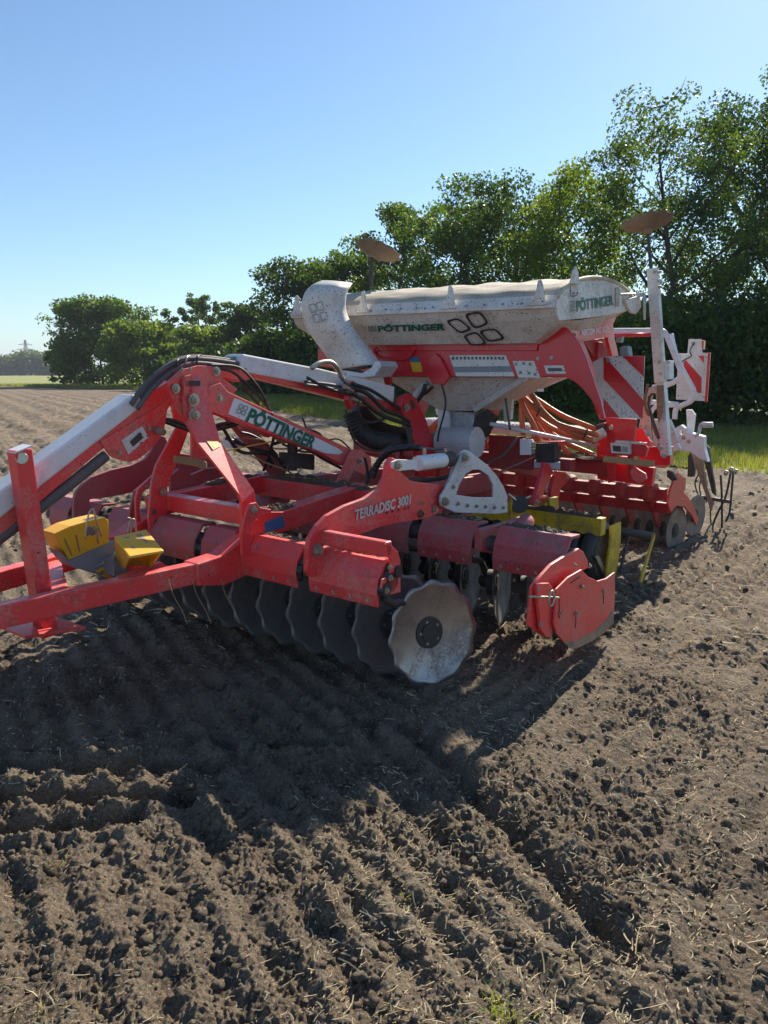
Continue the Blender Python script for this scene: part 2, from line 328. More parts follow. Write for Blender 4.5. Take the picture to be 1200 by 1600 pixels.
def ground_z(x, y): return height(np.atleast_1d(np.asarray(x, float)), np.atleast_1d(np.asarray(y, float)))

def gridmesh(name, X, Y, Z, close=False):
    R, C_ = X.shape; co = np.stack([X, Y, Z], -1).reshape(-1, 3).astype(np.float32); i = np.arange(R - 1)[:, None] * C_ + np.arange(C_ - 1)[None]
    f = np.stack([i, i + 1, i + C_ + 1, i + C_], -1).reshape(-1, 4)
    return rawmesh(name, co, f, False)
def rawmesh(name, co, f, smooth=False):
    me = bpy.data.meshes.new(name); k = f.shape[1]; me.vertices.add(len(co)); me.vertices.foreach_set('co', np.ascontiguousarray(co, dtype=np.float32).ravel())
    me.loops.add(f.size); me.loops.foreach_set('vertex_index', f.astype(np.int32).ravel()); me.polygons.add(len(f)); me.polygons.foreach_set('loop_start', np.arange(0, f.size, k, dtype=np.int32))
    if smooth: me.polygons.foreach_set('use_smooth', np.ones(len(f), bool))
    me.update(calc_edges=True); return me
# soil material
def soil():
    m, t, o = nodes('soil'); b = N(t, 'ShaderNodeBsdfPrincipled'); tc = N(t, 'ShaderNodeTexCoord')
    def nz(s, d=6, r=.6):
        n = N(t, 'ShaderNodeTexNoise'); n.inputs['Scale'].default_value = s; n.inputs['Detail'].default_value = d; n.inputs['Roughness'].default_value = r; t.links.new(tc.outputs['Object'], n.inputs['Vector']); return n.outputs[0]
    c = mixc(t, ramp(t, nz(.7), .35, .68), (.14, .104, .072), (.27, .21, .144)); c = mixc(t, ramp(t, nz(4.5, 9, .8), .5, .62), c, (.055, .042, .032)); c = mixc(t, ramp(t, nz(13, 8, .7), .45, .72), c, (.23, .19, .145)); c = mixc(t, ramp(t, nz(70, 6, .7), .55, .75), c, (.05, .037, .028))
    c = mixc(t, ramp(t, nz(52, 6, .8), .52, .64), c, (.085, .063, .046)); c = mixc(t, ramp(t, nz(95, 4, .8), .56, .66), c, (.38, .315, .225)); c = mixc(t, ramp(t, nz(170, 3), .62, .68), c, (.5, .43, .3)); t.links.new(c, b.inputs['Base Color']); b.inputs['Roughness'].default_value = .88; b.inputs['Specular IOR Level'].default_value = .15
    bu = N(t, 'ShaderNodeBump'); bu.inputs['Strength'].default_value = 1.; bu.inputs['Distance'].default_value = .02; ad = N(t, 'ShaderNodeMath', operation='ADD'); t.links.new(nz(60, 8, .75), ad.inputs[0]); t.links.new(nz(9, 8, .7), ad.inputs[1])
    t.links.new(ad.outputs[0], bu.inputs['Height']); t.links.new(bu.outputs[0], b.inputs['Normal']); t.links.new(b.outputs[0], o.inputs[0]); return m
SOIL = soil()
rr = np.concatenate([np.linspace(.05, 1.25, 14)[:-1], np.linspace(1.25, 1.6, 30)[:-1], 1.6 * np.exp(np.linspace(0, math.log(5.5 / 1.6), 500))[:-1], 5.5 * np.exp(np.linspace(0, math.log(90 / 5.5), 420)), [100, 130, 200, 400, 900, 4000]])
aa = np.radians(np.concatenate([np.linspace(-180, -62, 24), np.linspace(-60, -33, 60)[:-1], np.linspace(-33, 33, 720), np.linspace(33, 60, 60)[1:], np.linspace(62, 180, 24)]))
A_, R_ = np.meshgrid(aa, rr); X = np.sin(A_) * R_; Y = np.cos(A_) * R_
o = link('ploughed_field', gridmesh('ploughed_field', X, Y, height(X.ravel(), Y.ravel()).reshape(X.shape)), SOIL); tag(o, 'dark brown ploughed soil with furrows and clods under the machine', kind='structure')

# grass: verge and meadow sheets beyond the field
def grassmat(name, c1, c2, c3, s=1.):
    m, t, o = nodes(name); b = N(t, 'ShaderNodeBsdfPrincipled'); tc = N(t, 'ShaderNodeTexCoord'); ns = []
    for sc in (.25 * s, 2.2 * s, 22 * s):
        n = N(t, 'ShaderNodeTexNoise'); n.inputs['Scale'].default_value = sc; n.inputs['Detail'].default_value = 8; t.links.new(tc.outputs['Object'], n.inputs['Vector']); ns.append(n.outputs[0])
    c = mixc(t, ramp(t, ns[0], .38, .62), c1, c2); c = mixc(t, ramp(t, ns[1], .5, .72), c, c3); c = mixc(t, ramp(t, ns[2], .45, .7), c, tuple(k * .5 for k in c1))
    t.links.new(c, b.inputs['Base Color']); b.inputs['Roughness'].default_value = .9; bu = N(t, 'ShaderNodeBump'); bu.inputs['Distance'].default_value = .05; t.links.new(ns[2], bu.inputs['Height']); t.links.new(bu.outputs[0], b.inputs['Normal']); t.links.new(b.outputs[0], o.inputs[0]); return m
GRASS = grassmat('verge_grass', (.13, .19, .04), (.2, .25, .06), (.26, .28, .09)); MEADOW = grassmat('meadow_grass', (.3, .29, .07), (.22, .26, .07), (.36, .33, .12), .12)
ex = [tuple(p) for p in EDGE]
def sheet(name, pts, z, mat, label):
    bm = bmesh.new(); bm.faces.new([bm.verts.new((x, y, z)) for x, y in pts]); bmesh.ops.recalc_face_normals(bm, faces=bm.faces)
    me = bpy.data.meshes.new(name); bm.to_mesh(me); bm.free()
    if me.polygons[0].normal.z < 0: me.flip_normals()
    return tag(link(name, me, mat), label, kind='structure')
sheet('grass_verge', ex + [(-400, 230), (-60, 3900), (3900, 3000), (3900, -30)], .03, GRASS, 'strip of rough mown grass between the ploughed field and the trees')
sheet('meadow', [(-400, 190.5), (-48.4, 99.2), (-41, 100), (-46, 140), (-40, 300), (700, 3900), (-2500, 3000), (-3900, 400)], .045, MEADOW, 'pale yellow green meadow reaching to the far trees')

# stuff made of many small faces
def blades(name, X, Y, Z, H_, wd, mat, label, lean=.45, parent=None):
    n = len(X); a = rng.random(n) * 2 * math.pi; l = H_ * lean * (rng.random(n) * 1.6); la = rng.random(n) * 2 * math.pi
    dx, dy = np.cos(a) * wd / 2, np.sin(a) * wd / 2; tx, ty = np.cos(la) * l, np.sin(la) * l
    co = np.stack([np.stack([X - dx, Y - dy, Z], 1), np.stack([X + dx, Y + dy, Z], 1), np.stack([X + dx * .7 + tx * .35, Y + dy * .7 + ty * .35, Z + H_ * .6], 1), np.stack([X - dx * .7 + tx * .35, Y - dy * .7 + ty * .35, Z + H_ * .6], 1), np.stack([X + tx, Y + ty, Z + H_], 1)], 1).reshape(-1, 3)
    i = np.arange(n)[:, None] * 5; f = np.concatenate([i + np.array([[0, 1, 2]]), i + np.array([[0, 2, 3]]), i + np.array([[3, 2, 4]])]); o = link(name, rawmesh(name, co, f), mat); return tag(o, label, kind='stuff')
def leafmat(name, c1, c2, trans=.45, hue=None, rough=.5, gloss=.3, patch=1.1):
    m, t, o = nodes(name); b = N(t, 'ShaderNodeBsdfPrincipled'); ge = N(t, 'ShaderNodeNewGeometry'); tc = N(t, 'ShaderNodeTexCoord')
    n = N(t, 'ShaderNodeTexNoise'); n.inputs['Scale'].default_value = patch; n.inputs['Detail'].default_value = 4; t.links.new(tc.outputs['Object'], n.inputs['Vector'])
    ad = N(t, 'ShaderNodeMath', operation='MULTIPLY_ADD'); t.links.new(ge.outputs['Random Per Island'], ad.inputs[0]); ad.inputs[1].default_value = .5; t.links.new(n.outputs[0], ad.inputs[2])
    c = mixc(t, ramp(t, ad.outputs[0], .45, 1.1), c1, c2); t.links.new(c, b.inputs['Base Color']); b.inputs['Roughness'].default_value = rough; b.inputs['Specular IOR Level'].default_value = gloss
    tr = N(t, 'ShaderNodeBsdfTranslucent'); hs = N(t, 'ShaderNodeMix', data_type='RGBA', blend_type='MULTIPLY'); hs.inputs[0].default_value = 1; t.links.new(c, hs.inputs[6]); hs.inputs[7].default_value = (1.75, 1.55, .5, 1); t.links.new(hs.outputs[2], tr.inputs[0])
    mx = N(t, 'ShaderNodeMixShader'); mx.inputs[0].default_value = trans; t.links.new(b.outputs[0], mx.inputs[1]); t.links.new(tr.outputs[0], mx.inputs[2]); t.links.new(mx.outputs[0], o.inputs[0]); return m
GBL = leafmat('grass_blades', (.11, .16, .04), (.27, .28, .11), .5, patch=.8); STRAW = leafmat('straw', (.42, .34, .2), (.66, .58, .4), .15, rough=.6, patch=3.)
def along_edge(n, tmin, tmax, dmin, dmax):
    """random places behind the field edge, at distance dmin..dmax past it"""
    x = []; y = []; pts = EDGE; L_ = [np.hypot(*(b - a)) for a, b in zip(pts[:-1], pts[1:])]
    while sum(map(len, x)) < n:
        X_ = rng.uniform(-60, 16, n * 2); Y_ = rng.uniform(tmin, tmax, n * 2); e = -sideofedge(X_, Y_); k = (e > dmin) & (e < dmax) & (np.abs(X_ / Y_) < .56); x.append(X_[k]); y.append(Y_[k])
    return np.concatenate(x)[:n], np.concatenate(y)[:n]
x1, y1 = along_edge(60000, 11, 32, -.25, 9); x2, y2 = along_edge(60000, 30, 62, -.4, 12); x3, y3 = along_edge(26000, 60, 100, -.5, 14)
blades('verge_grass_blades', np.concatenate([x1, x2, x3]), np.concatenate([y1, y2, y3]), np.full(146000, .02), np.concatenate([rng.uniform(.05, .2, 60000) * (1 + (vnoise(x1, y1, 1.3, 4))), rng.uniform(.06, .26, 60000), rng.uniform(.1, .4, 26000)]),
       np.concatenate([np.full(60000, .014), np.full(60000, .03), np.full(26000, .07)]), GBL, 'rough grass growing along the edge of the field')
# straw and chopped stubble on the soil
def straws(n, sel, name, label, ln, wd, mat):
    x, y = sel(n); n = len(x); a = rng.random(n) * math.pi; l = rng.gamma(1.1, ln / 1.1, n).clip(.006, .13); z = ground_z(x, y) + .006; k = 4; tilt = rng.normal(0, .22, n); cv = rng.normal(0, .25, n); V_ = []
    for i in range(k + 1):
        s = (i / k - .5) * l; bend = cv * (i / k - .5) ** 2 * l * 1.6; cx = x + np.cos(a) * s - np.sin(a) * bend; cy = y + np.sin(a) * s + np.cos(a) * bend; cz = z + tilt * s + np.abs(s) * .0; w_ = wd * (.7 + .6 * ((np.arange(n) * 7919 % 97) / 97))
        V_.append(np.stack([cx - np.sin(a) * w_ / 2, cy + np.cos(a) * w_ / 2, cz], 1)); V_.append(np.stack([cx + np.sin(a) * w_ / 2, cy - np.cos(a) * w_ / 2, cz + w_ * .5], 1))
    co = np.stack(V_, 1).reshape(-1, 3); i = np.arange(n)[:, None] * (2 * (k + 1)); f = np.concatenate([i + np.array([[2 * j, 2 * j + 1, 2 * j + 3, 2 * j + 2]]) for j in range(k)]); return tag(link(name, rawmesh(name, co, f), mat), label, kind='stuff')
def nearsel(n):
    r = 1.5 * np.exp(rng.random(n) * math.log(14 / 1.5)); a = rng.uniform(-.6, .6, n); x, y = np.sin(a) * r, np.cos(a) * r; d = vnoise(x, y, .35, 31) + vnoise(x, y, 1.3, 32) * .8 + rng.normal(0, .18, n); k = d > -.02; return x[k], y[k]
straws(26000, nearsel, 'scattered_straw', 'pale chopped straw and stubble scattered over the soil', .019, .0032, STRAW)
def farsel(n):
    r = 5 * np.exp(rng.random(n) * math.log(9)); a = rng.uniform(-.6, .6, n); x, y = np.sin(a) * r, np.cos(a) * r; k = sideofedge(x, y) > .6; return x[k], y[k]
straws(9000, farsel, 'scattered_stubble', 'small bits of stubble over the far furrows', .06, .008, STRAW)
# loose clods, instanced by geometry nodes over chosen points
def clodmesh(seed):
    bm = bmesh.new(); bmesh.ops.create_icosphere(bm, subdivisions=2 if seed < 2 else 1, radius=1); r_ = random.Random(seed); off = r_.random() * 50
    co = np.array([v.co[:] for v in bm.verts]); nn = vnoise(co[:, 0] + co[:, 2] * .7, co[:, 1] + co[:, 2] * .4, .55, off) * 1. + vnoise(co[:, 0] - co[:, 2], co[:, 1] + co[:, 2], .25, off + 3) * .7
    for v, k in zip(bm.verts, nn): v.co *= 1 + k; v.co.z *= .75
    me = bpy.data.meshes.new('clod'); bm.to_mesh(me); bm.free(); return me
def joined(name, protos, x, y, z, s, mat, label):
    V_ = []; F_ = []; base = 0; ids = np.where(s > np.quantile(s, .93), rng.integers(0, 2, len(x)), rng.integers(2, len(protos), len(x)))
    for k, me in enumerate(protos):
        co = np.array([v.co[:] for v in me.vertices]); f = np.array([p.vertices[:] for p in me.polygons]); m = ids == k; n = m.sum()
        a = rng.random(n) * 6.28; c, s_ = np.cos(a)[:, None], np.sin(a)[:, None]; sc = s[m][:, None]
        q = np.stack([(co[:, 0] * c - co[:, 1] * s_) * sc + x[m][:, None], (co[:, 0] * s_ + co[:, 1] * c) * sc + y[m][:, None], co[:, 2] * sc + z[m][:, None]], -1).reshape(-1, 3)
        V_.append(q); F_.append((f[None] + (np.arange(n) * len(co))[:, None, None] + base).reshape(-1, f.shape[1])); base += len(q)
    return tag(link(name, rawmesh(name, np.concatenate(V_), np.concatenate(F_), True), mat), label, kind='stuff')
n = 9500; r = 1.6 * np.exp(rng.random(n) * math.log(8)); a = rng.uniform(-.6, .6, n); x, y = np.sin(a) * r, np.cos(a) * r; s = np.clip(rng.gamma(1.8, .003, n), .003, .017) * (1 + r * .05)
joined('loose_clods', [clodmesh(i) for i in range(6)], x, y, ground_z(x, y) + s * .25, s, SOIL, 'loose crumbs and clods of earth lying on the furrows')
# tufts of grass left in the furrows, green weeds
def tuft(px, py, n, h, r_, label, mat, cat='grass tuft'):
    g = G(px, py); x = g[0] + rng.normal(0, r_, n); y = g[1] + rng.normal(0, r_, n); o = blades('grass_tuft', x - g[0], y - g[1], np.zeros(n) - .01, rng.uniform(.4, 1, n) * h, np.full(n, .0045), mat, label, 1.0); del o['kind']; o['category'] = cat
    o.location = (g[0], g[1], float(ground_z(g[0], g[1])[0])); return o
GT = leafmat('green_tuft', (.16, .22, .04), (.4, .45, .16), .4); GD = leafmat('dull_tuft', (.06, .1, .03), (.12, .16, .05), .4)
tuft(775, 1580, 70, .07, .035, 'bright green grass tuft at the bottom edge of the picture', GT)
tuft(95, 1150, 26, .07, .03, 'small dark grass tuft in the shade at the left', GD)
tuft(168, 1225, 14, .05, .02, 'few pale green blades beside the lug print in the shade edge', GD)
tuft(92, 1345, 12, .06, .015, 'thin upright green weed on the lit furrow at the left', GT)
tuft(80, 1570, 34, .05, .05, 'dry yellow straw tuft at the bottom left corner', STRAW, 'straw tuft')
tuft(630, 1400, 14, .05, .02, 'small yellow green tuft on the middle furrow', GT)
# ---------------------------------------------------------------- trees
BARK = paint('bark', (.07, .055, .04), .9, dust=.3, spots=0, bump=1.)
LF = {'dark': leafmat('dark_leaves', (.022, .055, .012), (.06, .115, .022), .45, patch=.35), 'mid': leafmat('green_leaves', (.034, .08, .014), (.095, .17, .028), .52, patch=.35),
      'pale': leafmat('yellow_green_leaves', (.06, .115, .018), (.15, .225, .04), .55, patch=.4), 'thin': leafmat('grey_green_leaves', (.034, .075, .018), (.09, .15, .035), .5, patch=.4), 'far': leafmat('far_leaves', (.045, .08, .03), (.08, .12, .045), .4)}
def leafcloud(cx, cy, cz, n, size, stretch=1.):
    """n leaf quads with random attitude around given centres"""
    a = rng.normal(size=(n, 3)); a /= np.linalg.norm(a, axis=1)[:, None]; b = rng.normal(size=(n, 3)); b -= a * (a * b).sum(1)[:, None]; b /= np.linalg.norm(b, axis=1)[:, None]
    s = size * rng.uniform(.6, 1.4, n)[:, None]; c = np.stack([cx, cy, cz], 1); a2 = a * s * .5; b2 = b * s * .32
    return np.stack([c - a2, c + b2, c + a2, c - b2], 1)
def tree(px, dist, top, half, kind, label, cat='tree', base=.8, n=16000, leaf=None, name='broadleaf_tree', dens=1., group='trees along the field edge', clump=.16, low=.0, seed=None, open_=0.):
    """px: column of the trunk in the photo; top: photo row of the tip; half: half width in metres"""
    r_ = np.random.default_rng(seed if seed is not None else int(px * 7 + dist)); y = dist; x = (px - 600) / FPX * (dist * math.cos(PITCH) + CAMH * math.sin(PITCH) * 0 + 1e-6) * 1.0
    k = ray(px, top); H_ = CAMH + k[2] / math.hypot(k[1], 0) * dist; x = k[0] / k[1] * dist
    root = thing(name, label, cat, group, (x, y, 0)); leaf = leaf or max(.075, dist * .0042)
    # skeleton
    bm = bmesh.new(); tips = []; tr = .03 * H_ * .55
    pts = [Vector((0, 0, -.1))]
    for i in range(1, 7): pts.append(Vector((r_.normal(0, .03) * H_ * i / 6, r_.normal(0, .03) * H_ * i / 6, H_ * .82 * i / 6)))
    addtube(bm, pts, [tr * (1 - .14 * i) for i in range(7)], 8)
    nl = 14 if n > 5000 else 8
    for i in range(nl):
        f = .2 + .72 * (i + .5) / nl; k = f * 6 * .98; j = min(int(k), 5); p0 = pts[j].lerp(pts[j + 1], k - j); an = i * 2.4 + r_.random(); ln = half * (1.05 - .55 * abs(f - .45) * 1.6) * r_.uniform(.75, 1.1)
        d = Vector((math.cos(an), math.sin(an), .35 + f * .8)); q = [p0]
        for s in range(1, 5): q.append(p0 + d * ln * s / 4 + Vector((r_.normal(0, .05), r_.normal(0, .05), .06 * s * s * .1)) * ln)
        for z_ in q[1:]: z_.z = min(z_.z, H_ * .92)
        addtube(bm, q, [tr * .42 * (1 - .2 * s) * (1.15 - f) * 1.3 for s in range(5)], 6)
        for s in (2, 3, 4):
            tips.append(q[s])
            for _ in range(2):
                e = q[s] + Vector(r_.normal(0, .22, 3)) * half * .7 + Vector((0, 0, .12 * half)); e.z = min(e.z, H_ * .93); addtube(bm, [q[s], q[s].lerp(e, .5) + Vector(r_.normal(0, .03, 3)) * half, e], [tr * .12, tr * .08, tr * .03], 4); tips.append(e)
    fin('trunk', bm, BARK, root, smooth=True)
    # clumps: tips and an uneven shell
    C3 = [np.array(t) for t in tips]; m = int(70 * dens)
    ph = r_.random(3) * 6.28
    for _ in range(m):
        d = r_.normal(size=3); d /= np.linalg.norm(d); az = math.atan2(d[1], d[0]); rad = (.72 + .28 * r_.random()) * (1 + .16 * math.sin(2 * az + ph[0]) + .12 * math.sin(3 * az + 4 * d[2] + ph[1]) + .1 * math.sin(5 * d[2] + ph[2]))
        zz = H_ * (.5 + low * -.1) + d[2] * H_ * .5 * rad; wx = half * (1 - .45 * max(0, d[2]) ** 2)
        C3.append(np.array([d[0] * wx * rad, d[1] * wx * rad, max(zz, half * clump + .02 * H_)]))
    C3 = np.array(C3); C3 = C3[(C3[:, 2] > H_ * (low + .02))]; C3[:, 2] = np.minimum(C3[:, 2], H_ * (.96 - .12 * np.clip(np.hypot(C3[:, 0], C3[:, 1]) / half - .3, 0, 1)))
    R3 = half * clump * r_.uniform(.6, 1.5, len(C3)) * (1.2 if dens > .9 else 1); wt = R3 ** 2.2; ids = r_.choice(len(C3), n, p=wt / wt.sum()); d = r_.normal(size=(n, 3)); d /= np.linalg.norm(d, axis=1)[:, None]
    q = C3[ids] + d * (R3[ids] * r_.random(n) ** .38)[:, None] * np.array([1.25, 1.25, .85]); Q = leafcloud(q[:, 0], q[:, 1], q[:, 2], n, leaf)
    if low == 0: pass
    crown = link('crown', rawmesh('crown', Q.reshape(-1, 3), np.arange(n * 4).reshape(-1, 4)), LF[kind], root); return root
# the row along the edge, from the right to the left
tree(1262, 32, 66, 3.6, 'mid', 'tall open-crowned tree cut by the right edge of the picture', n=17000, low=.2, dens=.7)
tree(1168, 31, 104, 2.9, 'dark', 'tall dark tree at the far right with sky showing between its branches', n=22000, low=.08, clump=.15, dens=.9)
tree(1045, 27, 128, 3.0, 'thin', 'tall airy tree with visible limbs behind the right marker disc', n=22000, dens=.75, low=.12, clump=.135)
tree(905, 33, 238, 2.6, 'pale', 'slim yellow green tree left of the tall airy tree', n=22000, low=.05)
tree(805, 38, 272, 3.2, 'dark', 'dense very dark tree behind the middle of the seed tank', n=25000)
tree(728, 42, 276, 3.0, 'mid', 'green rounded tree behind the seed tank, left of the dark one', n=20000)
tree(628, 47, 288, 2.9, 'thin', 'loose tree with sky gaps rising behind the far marker disc', n=14000, dens=.7, low=.15, clump=.15)
tree(548, 52, 384, 2.8, 'mid', 'lower green tree just left of the far marker disc', n=15000)
tree(482, 57, 400, 3.4, 'dark', 'dark rounded tree behind the left end of the seed tank', n=16000)
tree(388, 72, 474, 2.6, 'dark', 'small dark tree above the hose arch', n=9000)
tree(305, 92, 456, 3.6, 'thin', 'half bare tree with dark mistletoe balls in its top', n=2600, dens=.35, low=.4, clump=.1)
tree(325, 78, 512, 3.2, 'pale', 'sunlit yellow green bush tree in front of the half bare tree', n=10000)
tree(270, 84, 540, 2.6, 'pale', 'low pale bush left of the sunlit bush tree', n=6000, cat='bush', name='bush')
tree(222, 88, 506, 4.2, 'pale', 'green rounded tree on the right flank of the big dark one', n=13000)
tree(152, 95, 468, 5.4, 'mid', 'big dark dome-shaped tree standing alone at the left end of the row', n=18000)
tree(112, 97, 545, 2.4, 'dark', 'low dark shoulder bush at the foot of the dome-shaped tree', n=6000, cat='bush', name='bush')
# mistletoe in the half bare tree
r0 = ray(305, 500); mx = r0[0] / r0[1] * 92
for i, (px, py) in enumerate(((290, 497), (283, 486), (318, 484), (338, 483), (345, 497), (296, 472), (330, 500))):
    k = ray(px, py); n = 420; d = rng.normal(size=(n, 3)); d /= np.linalg.norm(d, axis=1)[:, None]; d *= (rng.random(n) ** .4)[:, None] * .48
    o = link('mistletoe', rawmesh('mistletoe', leafcloud(d[:, 0], d[:, 1], d[:, 2], n, .18).reshape(-1, 3), np.arange(n * 4).reshape(-1, 4)), LF['dark']); o.location = (k[0] / k[1] * 91, 91, CAMH + k[2] / k[1] * 91)
    tag(o, ('left middle mistletoe ball in the half bare tree', 'leftmost mistletoe ball in the half bare tree', 'mistletoe ball in the centre of the half bare crown', 'rightmost upper mistletoe ball of the half bare tree', 'lowest right mistletoe ball of the half bare tree', 'topmost mistletoe ball of the half bare tree', 'mistletoe ball between the central and the right ones')[i], 'mistletoe', 'mistletoe balls in the half bare tree')
# understorey along the foot of the row
bushes = [(1240, 25, 470, 2.6, 'dark', 'dark shady bush under the tree at the right edge'), (1125, 24, 500, 2.4, 'dark', 'dark shady bush behind the right warning board'), (1010, 25.5, 500, 2.2, 'mid', 'green bush behind the red and white board'), (925, 29, 500, 2.4, 'mid', 'green bush showing under the end of the seed tank'),
          (850, 33, 480, 2.6, 'dark', 'dark hedge bush behind the orange hoses'), (765, 38, 470, 2.8, 'dark', 'dark hedge bush hidden behind the hopper'), (690, 42, 490, 2.8, 'dark', 'dark hedge bush behind the feed chute'), (600, 46, 500, 2.8, 'mid', 'dark hedge bush right of the chute foot'),
          (520, 51, 520, 2.6, 'dark', 'dark hedge bush behind the white boom cover'), (440, 58, 535, 2.8, 'dark', 'dark low bush above the hydraulic hoses'), (395, 66, 552, 2.6, 'dark', 'dark low bush left of the white boom cover'), (345, 74, 560, 2.6, 'dark', 'dark foot bush under the sunlit bush tree'), (288, 82, 572, 2.6, 'dark', 'small dark foot bush left of the hose arch')]
for b in bushes: tree(b[0], b[1], b[2], b[3], b[4], b[5], cat='bush', name='bush', n=12000, leaf=b[1] * .0072, group='bushes under the trees', clump=.34, dens=1.3, low=-.05)
for b in ((1180, 30, 520, 3.2, 'dark', 'dark bush at the back, between the two right trunks'), (1075, 33, 520, 3.2, 'dark', 'dark bush at the back, right of the marker post'), (975, 37, 510, 3.4, 'mid', 'back bush seen between tank end and marker post'), (885, 42, 505, 3.6, 'dark', 'back bush above the orange hoses'), (640, 58, 525, 4.4, 'dark', 'back bush beyond the feed chute'), (560, 64, 530, 4.4, 'dark', 'back bush beyond the white boom cover end'), (480, 72, 545, 4.6, 'dark', 'back bush beyond the middle of the boom cover')):
    tree(b[0], b[1], b[2], b[3], b[4], b[5], cat='bush', name='bush', n=7000, leaf=b[1] * .0085, group='bushes under the trees', clump=.34, dens=1.3, low=-.05)
# far trees, hazy
for px, top, hw, lab in ((8, 562, 9, 'far hazy tree at the left edge of the picture'), (52, 556, 11, 'highest of the far hazy trees, below the pylon'), (30, 568, 9, 'far hazy tree between the two higher ones'), (74, 566, 9, 'far hazy tree right of the highest one'), (-30, 565, 12, 'far hazy tree just beyond the left edge'), (92, 570, 9, 'far hazy tree beside the big dome-shaped tree')):
    tree(px, 420, top, hw, 'far', lab, n=3500, leaf=1.5, group='far trees on the horizon', clump=.25)
# ---------------------------------------------------------------- pylons and a mast on the horizon
PYL = paint('pylon_steel', (.25, .27, .3), .6, dust=0, spots=0)
def pylon(px, top, dist, label, sc):
    k = ray(px, top); H_ = CAMH + k[2] / k[1] * dist; root = thing('pylon', label, 'pylon', 'electricity pylons on the horizon', (k[0] / k[1] * dist, dist, 0)); bw = H_ * .1; bm = bmesh.new(); th = .26 * sc
    wd = lambda z: bw * (1 - z) + H_ * .012 * z if z < .6 else bw * .4 * (1 - z) / .4 + H_ * .012
    for sx in (-1, 1):
        for sy in (-1, 1): addbeam(bm, Vector((sx * bw, sy * bw, 0)), Vector((sx * H_ * .014, sy * H_ * .014, H_)), th, th)
    for i in range(9):
        z0, z1 = i / 9, (i + 1) / 9; a0 = bw + (H_ * .014 - bw) * z0; a1 = bw + (H_ * .014 - bw) * z1
        for s in (-1, 1): addbeam(bm, Vector((-a0 * s, -a0, z0 * H_)), Vector((a1 * s, -a1, z1 * H_)), th * .6, th * .6); addbeam(bm, Vector((-a0 * s, a0, z0 * H_)), Vector((a1 * s, a1, z1 * H_)), th * .6, th * .6)
    fin('lattice_mast', bm, PYL, root)
    for z, l in ((.72, .27), (.86, .2)):
        bm = bmesh.new(); addbeam(bm, Vector((-H_ * l, 0, H_ * z)), Vector((H_ * l, 0, H_ * z)), th, th); addbeam(bm, Vector((-H_ * l, 0, H_ * z)), Vector((0, 0, H_ * (z + .05))), th * .7, th * .7); addbeam(bm, Vector((H_ * l, 0, H_ * z)), Vector((0, 0, H_ * (z + .05))), th * .7, th * .7); fin('cross_arm', bm, PYL, root)
pylon(39, 531, 620, 'larger pylon with two cross arms above the far trees', 1.3); pylon(32, 546, 900, 'smaller pylon just left of the larger one', 1.3)
k = ray(76, 552); o = beam('mast', (0, 0, 0), (0, 0, CAMH + k[2] / k[1] * 500), .5, .5, PYL, None, bevel=0); o.location = (k[0] / k[1] * 500, 500, 0); tag(o, 'thin mast right of the far pylons', 'mast')
# ---------------------------------------------------------------- the air
bm = bmesh.new(); bmesh.ops.create_cube(bm, size=1.); m, t, o_ = nodes('haze'); pv = N(t, 'ShaderNodeVolumePrincipled'); pv.inputs['Color'].default_value = (.82, .9, 1, 1); pv.inputs['Density'].default_value = .00035; pv.inputs['Anisotropy'].default_value = .0; t.links.new(pv.outputs[0], o_.inputs['Volume'])
hz = fin('haze', bm, m); hz.scale = (9000, 9000, 72); hz.location = (0, 0, 34.0); tag(hz, 'thin bluish air over the field', kind='stuff')
# ================================================================ the disc harrow
HM = Matrix.Translation(Vector(OO)) @ MROT.to_4x4()
HR = thing('disc_harrow', 'red compact disc harrow with wavy steel discs and a long drawbar', 'disc harrow'); HR.matrix_world = HM
V = lambda v: dict(v=v)
U = lambda u: dict(u=u)
# drawbar
for s, a, b in ((1, (-1.9, .16, .56), (-.28, .46, .63)), (-1, (-1.9, -.16, .56), (-.2, -.44, .62))):
    beam('drawbar_beam', a, b, .075, .11, RED, HR)
slab('drawbar_joint', [(-.38, .565), (-.2, .53), (.02, .56), (.12, .62), (.12, .8), (-.02, .78), (-.2, .7), (-.38, .685)], RED, HR, v=.5, t=.12, bevel=.008)
slab('drawbar_joint', [(-.38, .565), (-.2, .53), (.02, .56), (.12, .62), (.12, .8), (-.02, .78), (-.2, .7), (-.38, .685)], RED, HR, v=-.4, t=.12, bevel=.008)
beam('drawbar_cross_member', (-1.02, .27, .585), (-.72, -.33, .6), .08, .07, RED, HR)
beam('drawbar_cross_member', (-.42, .4, .6), (-.42, -.4, .6), .07, .08, RED, HR)
plate('step_plate', [(186, 902), (253, 878), (260, 884), (259, 892), (190, 916)], RED, HR, v=.28, t=.03)
plate('grey_tread', [(275, 863), (301, 873), (301, 883), (275, 880)], IRON, HR, v=-.1, t=.03)
# parking stand through the drawbar
st = P(30, 702, v=.08); sb = P(73, 992, v=.08)
beam('parking_stand', sb, st, .085, .085, RED, HR, up=(1, 0, 0)); stt = P(28, 705, v=.08)
beam('stand_cap', st, (st[0] - .002, st[1], st[2] + .006), .09, .09, WHITE, HR, up=(1, 0, 0), bevel=0)
cyl('stand_pin', P(34, 716, v=.13), P(34, 716, v=-.0), .028, BOLTM, HR)
fp = P(66, 978, v=.08); bm = bmesh.new()
prism(bm, [L((fp[0] + a, .08 + b, fp[2] + .0 - a * .12)) for a, b in ((-.16, -.13), (.16, -.13), (.16, .13), (-.16, .13))], L((0, 0, -.014))); fin('stand_foot', bm, RED, HR, bevel=.002)
